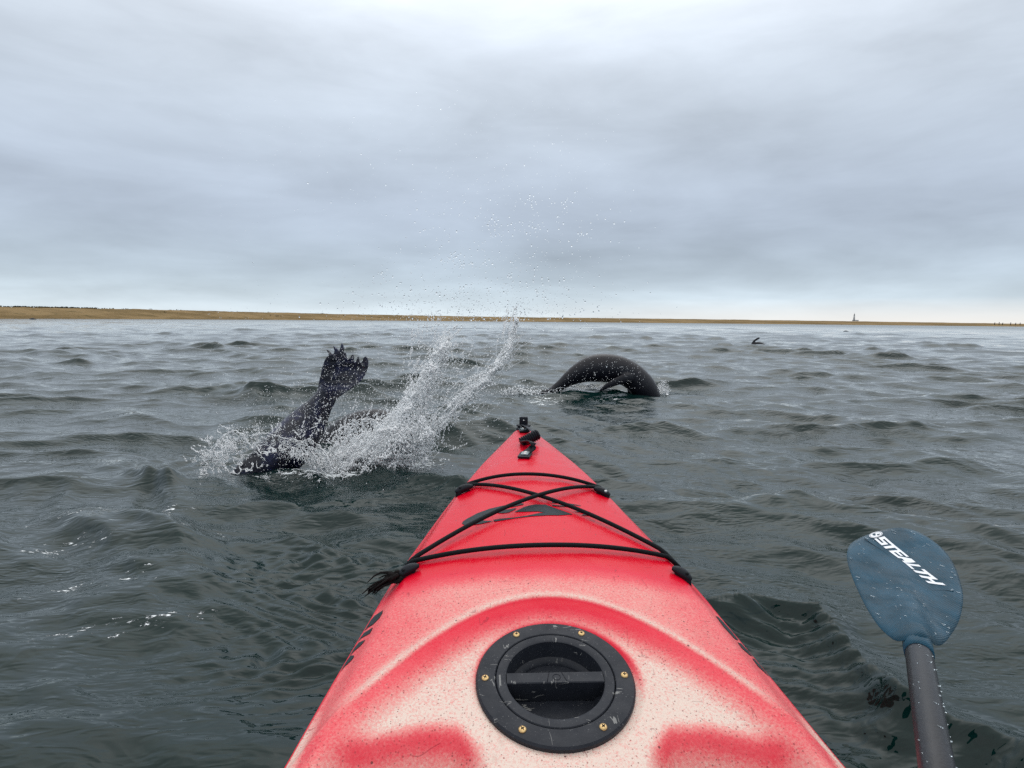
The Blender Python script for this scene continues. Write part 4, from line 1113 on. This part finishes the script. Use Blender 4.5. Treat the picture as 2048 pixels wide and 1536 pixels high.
# ------------------------------------------------------------------ spray
def drop_mats():
    m, nt, N, L, P = new_mat('white_spray')
    out = N['Material Output']; N.remove(P)
    tc = N.new('ShaderNodeTexCoord').outputs['Object']; c = mixc(N, L, nz(N, L, tc, 30, 3), (.93, .95, .97), (.98, .99, .99))
    df = N.new('ShaderNodeBsdfDiffuse'); tr = N.new('ShaderNodeBsdfTranslucent'); gl = N.new('ShaderNodeBsdfGlossy'); gl.inputs['Roughness'].default_value = .1
    for q in (df, tr): L.new(c, q.inputs['Color'])
    m1 = N.new('ShaderNodeMixShader'); m1.inputs[0].default_value = .12; L.new(df.outputs[0], m1.inputs[1]); L.new(tr.outputs[0], m1.inputs[2])
    fr = N.new('ShaderNodeFresnel'); fr.inputs[0].default_value = 1.33; m2 = N.new('ShaderNodeMixShader'); L.new(fr.outputs[0], m2.inputs[0]); L.new(m1.outputs[0], m2.inputs[1]); L.new(gl.outputs[0], m2.inputs[2])
    L.new(m2.outputs[0], out.inputs['Surface'])
    g, nt, N, L, P = new_mat('clear_drop')
    P.inputs['Base Color'].default_value = (.97, .98, 1, 1); P.inputs['Roughness'].default_value = .0
    P.inputs['Transmission Weight'].default_value = 1; P.inputs['IOR'].default_value = 1.33
    tc = N.new('ShaderNodeTexCoord').outputs['Object']
    L.new(mixc(N, L, nz(N, L, tc, 5, 2), (.94, .97, .98), (1, 1, 1)), P.inputs['Base Color'])
    return m, g
M_spray, M_drop = drop_mats()
M_plume = M_spray.copy(); M_plume.name = 'white_water'
for _n in M_plume.node_tree.nodes:
    if _n.type == 'MIX_SHADER' and not _n.inputs[0].is_linked: _n.inputs[0].default_value = .10
bmi = bmesh.new(); bmesh.ops.create_icosphere(bmi, subdivisions=1, radius=1); ICO = np.array([v.co[:] for v in bmi.verts]); ICF = np.array([[v.index for v in f.verts] for f in bmi.faces]); bmi.free()
bmi = bmesh.new(); bmesh.ops.create_icosphere(bmi, subdivisions=2, radius=1); ICO2 = np.array([v.co[:] for v in bmi.verts]); ICF2 = np.array([[v.index for v in f.verts] for f in bmi.faces]); bmi.free()
def drops(name, P3, rad, mat, fine=False, parent=None):
    P3 = np.asarray(P3, float); rad = np.asarray(rad, float); n = len(P3)
    I, Fi = (ICO2, ICF2) if fine else (ICO, ICF)
    st = 1 + rng.random((n, 1, 1)) * .5
    sc3 = rad[:, None, None] * np.concatenate([1 / st, 1 / st, st], axis=2)
    co = P3[:, None, :] + I[None] * sc3
    lp = (Fi[None] + (np.arange(n) * len(I))[:, None, None]).reshape(-1)
    return np_mesh(name, co.reshape(-1, 3), lp, 3, mat, parent)
RCn = np.array(RC)
def pts_at(px, py, dep):
    px = np.asarray(px, float); py = np.asarray(py, float); dep = np.asarray(dep, float)
    d = np.stack([(px - 1024) / F, (768 - py) / F, -np.ones_like(px)], -1) @ RCn.T
    return np.array([0, 0, H]) + d * dep[:, None]
D0 = -(CM.inverted() @ gp(700, 935)).z
def ribbon(pts, n, w0, w1, power=1.0, dj=.12):
    """scatter n points round a pixel polyline, spread going w0 -> w1"""
    P = np.array(spline([(float(a), float(b)) for a, b in pts], 12)); nc = max(8, n // 55); tc_ = rng.random(nc) ** power; ci = rng.integers(0, nc, n); t = np.clip(tc_[ci] + rng.normal(0, .012, n), 0, .9999); i = t * (len(P) - 1); i0 = np.minimum(i.astype(int), len(P) - 2); fr = (i - i0)[:, None]
    c = P[i0] * (1 - fr) + P[i0 + 1] * fr; w = w0 + (w1 - w0) * t
    ox = rng.normal(0, .8, nc)[ci]; oy = rng.normal(0, .8, nc)[ci]; cs = np.exp(rng.normal(-1.2, .5, nc))[ci]
    return c[:, 0] + (ox + rng.normal(0, 1, n) * cs) * w, c[:, 1] + (oy + rng.normal(0, 1, n) * cs) * w, D0 + rng.normal(0, dj, nc)[ci] + rng.normal(0, .02, n), t
def build_spray():
    X, Y, D, Rd = [], [], [], []
    def put(x, y, d, r): X.append(x); Y.append(y); D.append(d); Rd.append(r)
    def lr(n, lo, hi): return np.exp(rng.uniform(math.log(lo), math.log(hi), n))
    # heavy white core
    for pts, n, w0, w1, p in (([(650, 930), (720, 905), (790, 880), (850, 850)], 7500, 22, 18, 1),
                              ([(720, 900), (790, 840), (835, 790), (860, 740), (895, 685)], 5500, 14, 6, .9),
                              ([(700, 935), (800, 905), (880, 845), (940, 780), (990, 740), (1015, 700), (1033, 640)], 5500, 12, 2.5, 1.15),
                              ([(640, 950), (720, 940), (800, 920), (870, 890)], 4500, 17, 13, 1),
                              ([(760, 905), (820, 865), (865, 830)], 2200, 16, 13, 1)):
        x, y, d, t = ribbon(pts, n, w0, w1, p); put(x, y, d, lr(n, .0014, .0078))
    # beaded streaks: rows of drops flung outwards
    for (cx, cy, sx_, sy_, a0, sa, ns, ln) in ((760, 890, 55, 28, 55, 30, 260, (15, 60)), (840, 790, 22, 50, 62, 12, 130, (20, 70)), (925, 790, 40, 28, 42, 10, 110, (20, 70)), (690, 925, 30, 22, 80, 40, 120, (10, 40)),
                                         (1015, 690, 9, 30, 72, 12, 30, (12, 40)), (880, 700, 25, 30, 60, 25, 60, (10, 40)), (450, 905, 30, 22, 130, 40, 70, (8, 30)), (600, 890, 60, 25, 80, 60, 80, (8, 26))):
        for _ in range(ns):
            a = math.radians(rng.normal(a0, sa)); l = rng.uniform(*ln); n = int(rng.integers(8, 26)); t = np.sort(rng.random(n)); x0_, y0_ = rng.normal(cx, sx_), rng.normal(cy, sy_)
            cv_ = rng.normal(0, .25); put(x0_ + math.cos(a) * l * t + rng.normal(0, .7, n), y0_ - math.sin(a) * l * t + cv_ * l * t * t + rng.normal(0, .7, n), D0 + rng.normal(0, .15) + np.zeros(n), lr(n, .0013, .0046))
    # veil of fine drops round everything
    n = 2600; put(rng.normal(790, 110, n), 860 - np.abs(rng.normal(0, 90, n)) + rng.normal(0, 25, n), D0 + rng.normal(0, .22, n), lr(n, .0010, .0030))
    n = 1100; put(rng.normal(610, 70, n), rng.normal(850, 55, n), D0 - .22 + rng.normal(0, .12, n), lr(n, .0009, .0026))
    n = 260; put(rng.normal(690, 30, n), rng.normal(755, 40, n), D0 - .25 + rng.normal(0, .08, n), lr(n, .0009, .0022))
    n = 2500; put(rng.normal(930, 130, n), rng.normal(660, 45, n), D0 + rng.normal(0, .3, n), lr(n, .0009, .0026))
    n = 900; put(rng.uniform(400, 1000, n), rng.uniform(620, 980, n), D0 - .4 + rng.normal(0, .3, n), lr(n, .0008, .0022))
    n = 2200; x, y, d, t = ribbon([(400, 930), (430, 905), (470, 880), (530, 885), (610, 900)], n, 16, 22); put(x, y, d - .15, lr(n, .001, .003))
    n = 500; x, y, d, t = ribbon([(480, 960), (560, 955), (640, 965)], n, 14, 16); put(x, y, d - .3, lr(n, .001, .003))
    x = np.concatenate(X); y = np.concatenate(Y); d = np.concatenate(D); r = np.concatenate(Rd)
    P3 = pts_at(x, y, d); ok = P3[:, 2] > -.01; P3 = P3[ok]; r = r[ok]
    o = drops('water_spray', P3, r, M_spray)
    tag(o, 'dense white burst of spray thrown up to the right of the raised flippers', 'spray', kind='stuff')
    # clear drops against the sky
    X, Y, D, Rd = [], [], [], []
    n = 600; put(rng.normal(1010, 110, n), rng.normal(520, 95, n), D0 + rng.normal(0, .35, n), lr(n, .0014, .0046))
    n = 260; put(rng.normal(960, 150, n), rng.normal(610, 25, n), D0 + rng.normal(0, .3, n), lr(n, .0016, .0056))
    n = 90; put(rng.normal(960, 170, n), rng.normal(370, 70, n), D0 + rng.normal(0, .4, n), lr(n, .0012, .0035))
    n = 700; put(rng.uniform(440, 1260, n), rng.uniform(200, 640, n), D0 + rng.normal(0, .5, n), lr(n, .0007, .0016))
    for cx, cy in ((1060, 300 + 105), (1130, 410), (985, 445), (900, 520), (925, 525), (975, 530), (1050, 455), (1160, 470), (765, 550), (1080, 580), (1130, 575), (1035, 615), (920, 590), (700 + 320, 560)):
        n = 13; put(rng.normal(cx, 11, n), rng.normal(cy, 9, n), D0 + rng.normal(0, .05, n), lr(n, .0020, .0052))
    x = np.concatenate(X); y = np.concatenate(Y); d = np.concatenate(D); r = np.concatenate(Rd)
    o = drops('flying_drops', pts_at(x, y, d), r, M_drop, True)
    tag(o, 'scattered clear water drops flying high against the grey sky', 'drops', kind='stuff')
    # joined white water at the heart of the splash
    mbp = MB(); 
    for pts, n, w0, w1, r0, r1, tmax in (([(650, 935), (720, 915), (790, 893), (850, 866)], 1300, 16, 14, .006, .022, 1), ([(735, 905), (795, 845), (838, 790), (862, 740), (895, 686)], 800, 10, 3.5, .005, .016, 1),
                              ([(700, 935), (800, 902), (880, 842), (940, 778), (990, 740), (1015, 700), (1033, 640)], 800, 8, 1.2, .0035, .013, 1), ([(760, 908), (820, 868), (860, 835)], 260, 10, 8, .004, .014, 1), ([(500, 905), (560, 895), (610, 905), (640, 935)], 140, 8, 8, .003, .007, 1)):
        x, y, d, t = ribbon(pts, n, w0, w1, 1.1, .05); P3 = pts_at(x, y, d); rr_ = np.exp(rng.uniform(math.log(r0), math.log(r1), n)) * (1 - .5 * t)
        for p, q in zip(P3, rr_):
            a = rng.normal(0, 1, 3); a /= np.linalg.norm(a); st = 1 + rng.random() * 1.2
            co = ICO * q; co = co + np.outer(co @ np.array([.55, 0, .83]), np.array([.55, 0, .83])) * (st - 1); mbp.add([tuple(v) for v in co + p], [list(f) for f in ICF])
    pl_ = remeshed(mbp, 'water_plume', M_plume, None, .0042, 2)
    tag(pl_, 'solid white ropes of water at the heart of the splash, leaning right', 'splash', kind='stuff')
    # stringy sheets: ligaments of water
    mb = MB(); rnd = random.Random(9)
    def strand(px, py, ang, ln, r0, dep, curl=.4, n=9):
        pts = []; x, y = px, py; a = ang; st = ln / n; rs = []
        for i in range(n + 1):
            pts.append(tuple(at(x, y, dep))); rs.append(r0 * (1 - .7 * i / n) * rnd.uniform(.6, 1.4))
            a += rnd.gauss(0, curl); x += math.cos(a) * st; y -= math.sin(a) * st
        if rnd.random() < .5: rs[-1] = r0 * 1.8
        mb.add(*tube(pts, rs, 5))
    def along(pts, n, ang, spread, ln, r, jit, dd=.0, curl=.35):
        P = spline([(float(a), float(b)) for a, b in pts], 10)
        for _ in range(n):
            i = rnd.randrange(len(P) - 1); p = P[i]; q = P[i + 1]; ta = math.atan2(-(q[1] - p[1]), q[0] - p[0])
            strand(p[0] + rnd.gauss(0, jit), p[1] + rnd.gauss(0, jit), ta + ang + rnd.gauss(0, spread), rnd.uniform(*ln), rnd.uniform(*r), D0 + dd + rnd.gauss(0, .08), curl)
    along([(700, 935), (800, 905), (880, 845), (940, 780), (990, 740), (1015, 700), (1033, 640)], 110, 0, .16, (15, 60), (.0012, .0030), 7, 0, .15)
    along([(720, 900), (790, 840), (835, 790), (860, 740), (895, 685)], 100, 0, .3, (12, 45), (.0012, .0030), 9, 0, .18)
    along([(650, 940), (760, 920), (860, 880)], 150, .9, .5, (10, 40), (.0012, .0032), 15, 0, .2)
    # one long whip of water running up to its tip
    for off in (-3, 2, 6):
        P = spline([(800 + off, 915), (880, 848 + off), (945, 775 + off), (992, 738 + off * .5), (1016, 700), (1028 + off * .3, 655), (1033, 635)], 10)
        mb.add(*tube([tuple(at(p[0] + rnd.gauss(0, .8), p[1] + rnd.gauss(0, .8), D0)) for p in P], [rnd.uniform(.0015, .0038) for _ in P], 6))
    # lace crown over the body
    def lace(poly_top, poly_bot, n, dd, r=(.0011, .0026), fill=.16):
        Tt = spline([(float(a), float(b)) for a, b in poly_top], 10); Bb = spline([(float(a), float(b)) for a, b in poly_bot], 10); pts = []
        for _ in range(n):
            t = rnd.random(); v = rnd.random(); a = Tt[int(t * (len(Tt) - 1))]; b = Bb[int(t * (len(Bb) - 1))]
            pts.append((a[0] * (1 - v) + b[0] * v, a[1] * (1 - v) + b[1] * v, D0 + dd + .12 * math.sin(math.pi * v)))
        A_ = np.array(pts)
        for i in range(n):
            dd_ = np.hypot(A_[:, 0] - A_[i, 0], (A_[:, 1] - A_[i, 1])); o_ = np.argsort(dd_)[1:4]
            for j in o_:
                if j < i and rnd.random() < .4: continue
                p, q = A_[i], A_[j]; mx = (p + q) / 2 + np.array([rnd.gauss(0, 1.6), rnd.gauss(0, 1.6), 0])
                P = spline([tuple(p), tuple(mx), tuple(q)], 3)
                mb.add(*tube([tuple(at(*s_)) for s_ in P], [rnd.uniform(*r) for _ in P], 4, False))
            if rnd.random() < fill:                       # torn film between the strings
                p3 = [at(*A_[i]), at(*A_[o_[0]]), at(*A_[o_[1]])]; cc = (p3[0] + p3[1] + p3[2]) / 3
                w_ = [p + Vector((0, .0012, 0)) for p in p3]; mb.add([tuple(p) for p in p3] + [tuple(p) for p in w_], [[0, 1, 2], [5, 4, 3], [0, 3, 4, 1], [1, 4, 5, 2], [2, 5, 3, 0]])
        rim = [tuple(at(p[0] + rnd.gauss(0, 1.1), p[1] + rnd.gauss(0, 1.1), D0 + dd)) for p in Tt]
        mb.add(*tube(rim, [rnd.uniform(.0014, .0030) for _ in rim], 6))
    lace([(405, 925), (430, 890), (462, 862), (485, 868), (500, 890), (530, 920)], [(400, 950), (440, 955), (480, 950), (520, 940), (540, 935)], 230, -.18)
    lace([(500, 872), (530, 866), (565, 875), (600, 882), (622, 900), (640, 935)], [(505, 905), (530, 912), (560, 905), (590, 915), (612, 925), (630, 945)], 240, -.32)
    lace([(590, 892), (615, 880), (640, 892), (660, 925), (668, 960)], [(596, 920), (612, 910), (625, 925), (630, 950), (640, 970)], 130, -.34)
    lace([(380, 895), (396, 903), (415, 900), (430, 915)], [(400, 908), (408, 912), (416, 912), (425, 925)], 40, -.2)
    lace([(660, 905), (700, 850), (740, 838), (790, 850), (850, 870)], [(650, 950), (700, 945), (760, 940), (810, 935), (850, 915)], 620, -.10, (.0014, .0040), .55)
    lace([(780, 860), (825, 795), (852, 735), (885, 690), (900, 672)], [(800, 905), (845, 835), (868, 790), (890, 735), (903, 690)], 340, -.05, (.0014, .0036), .40)
    lace([(810, 885), (876, 822), (935, 765), (984, 730), (1010, 697)], [(830, 910), (893, 842), (946, 782), (996, 738), (1020, 700)], 340, .03, (.0014, .0034), .35)
    DD = -(CM.inverted() @ gp(1210, 786)).z - D0
    lace([(1003, 783), (1030, 776), (1060, 782), (1090, 786), (1120, 776), (1160, 780), (1200, 788)], [(1000, 797), (1030, 800), (1060, 798), (1090, 802), (1120, 800), (1160, 803), (1205, 798)], 300, DD - .15, (.0020, .0050), .4)
    lace([(1112, 782), (1140, 768), (1170, 766), (1205, 772), (1225, 780)], [(1112, 800), (1140, 803), (1170, 803), (1205, 800), (1225, 796)], 260, DD + .12, (.0020, .0055), .45)
    lace([(1300, 788), (1318, 768), (1330, 762), (1338, 775)], [(1300, 796), (1318, 792), (1330, 790), (1338, 790)], 60, DD - .1, (.0020, .0045), .4)
    o = mb.build('splash_sheet', M_spray)
    tag(o, 'thin lacy white sheets and strings of water curling round the diving seal', 'splash', kind='stuff')
    # splash round the arching seal
    D1 = -(CM.inverted() @ gp(1210, 786)).z
    X, Y, D, Rd = [], [], [], []
    n = 900; put(rng.normal(1060, 32, n), 790 - np.abs(rng.normal(0, 8, n)), D1 + rng.normal(0, .15, n), lr(n, .0025, .010))
    n = 2400; put(rng.uniform(1105, 1222, n), 797 - np.abs(rng.normal(0, 10, n)), D1 + rng.normal(.05, .12, n), lr(n, .0025, .009))
    n = 500; put(rng.normal(1322, 8, n), 785 - np.abs(rng.normal(0, 10, n)), D1 + rng.normal(.05, .1, n), lr(n, .002, .006))
    n = 260; put(rng.uniform(1110, 1300, n), rng.uniform(715, 780, n), D1 - .35 + rng.normal(0, .05, n), lr(n, .0018, .0042))
    x = np.concatenate(X); y = np.concatenate(Y); d = np.concatenate(D); r = np.concatenate(Rd); P3 = pts_at(x, y, d); ok = P3[:, 2] > -.02
    o = drops('water_spray', P3[ok], r[ok], M_spray); tag(o, 'low white spray along the waterline beneath the arching seal', 'spray', kind='stuff')
build_spray()
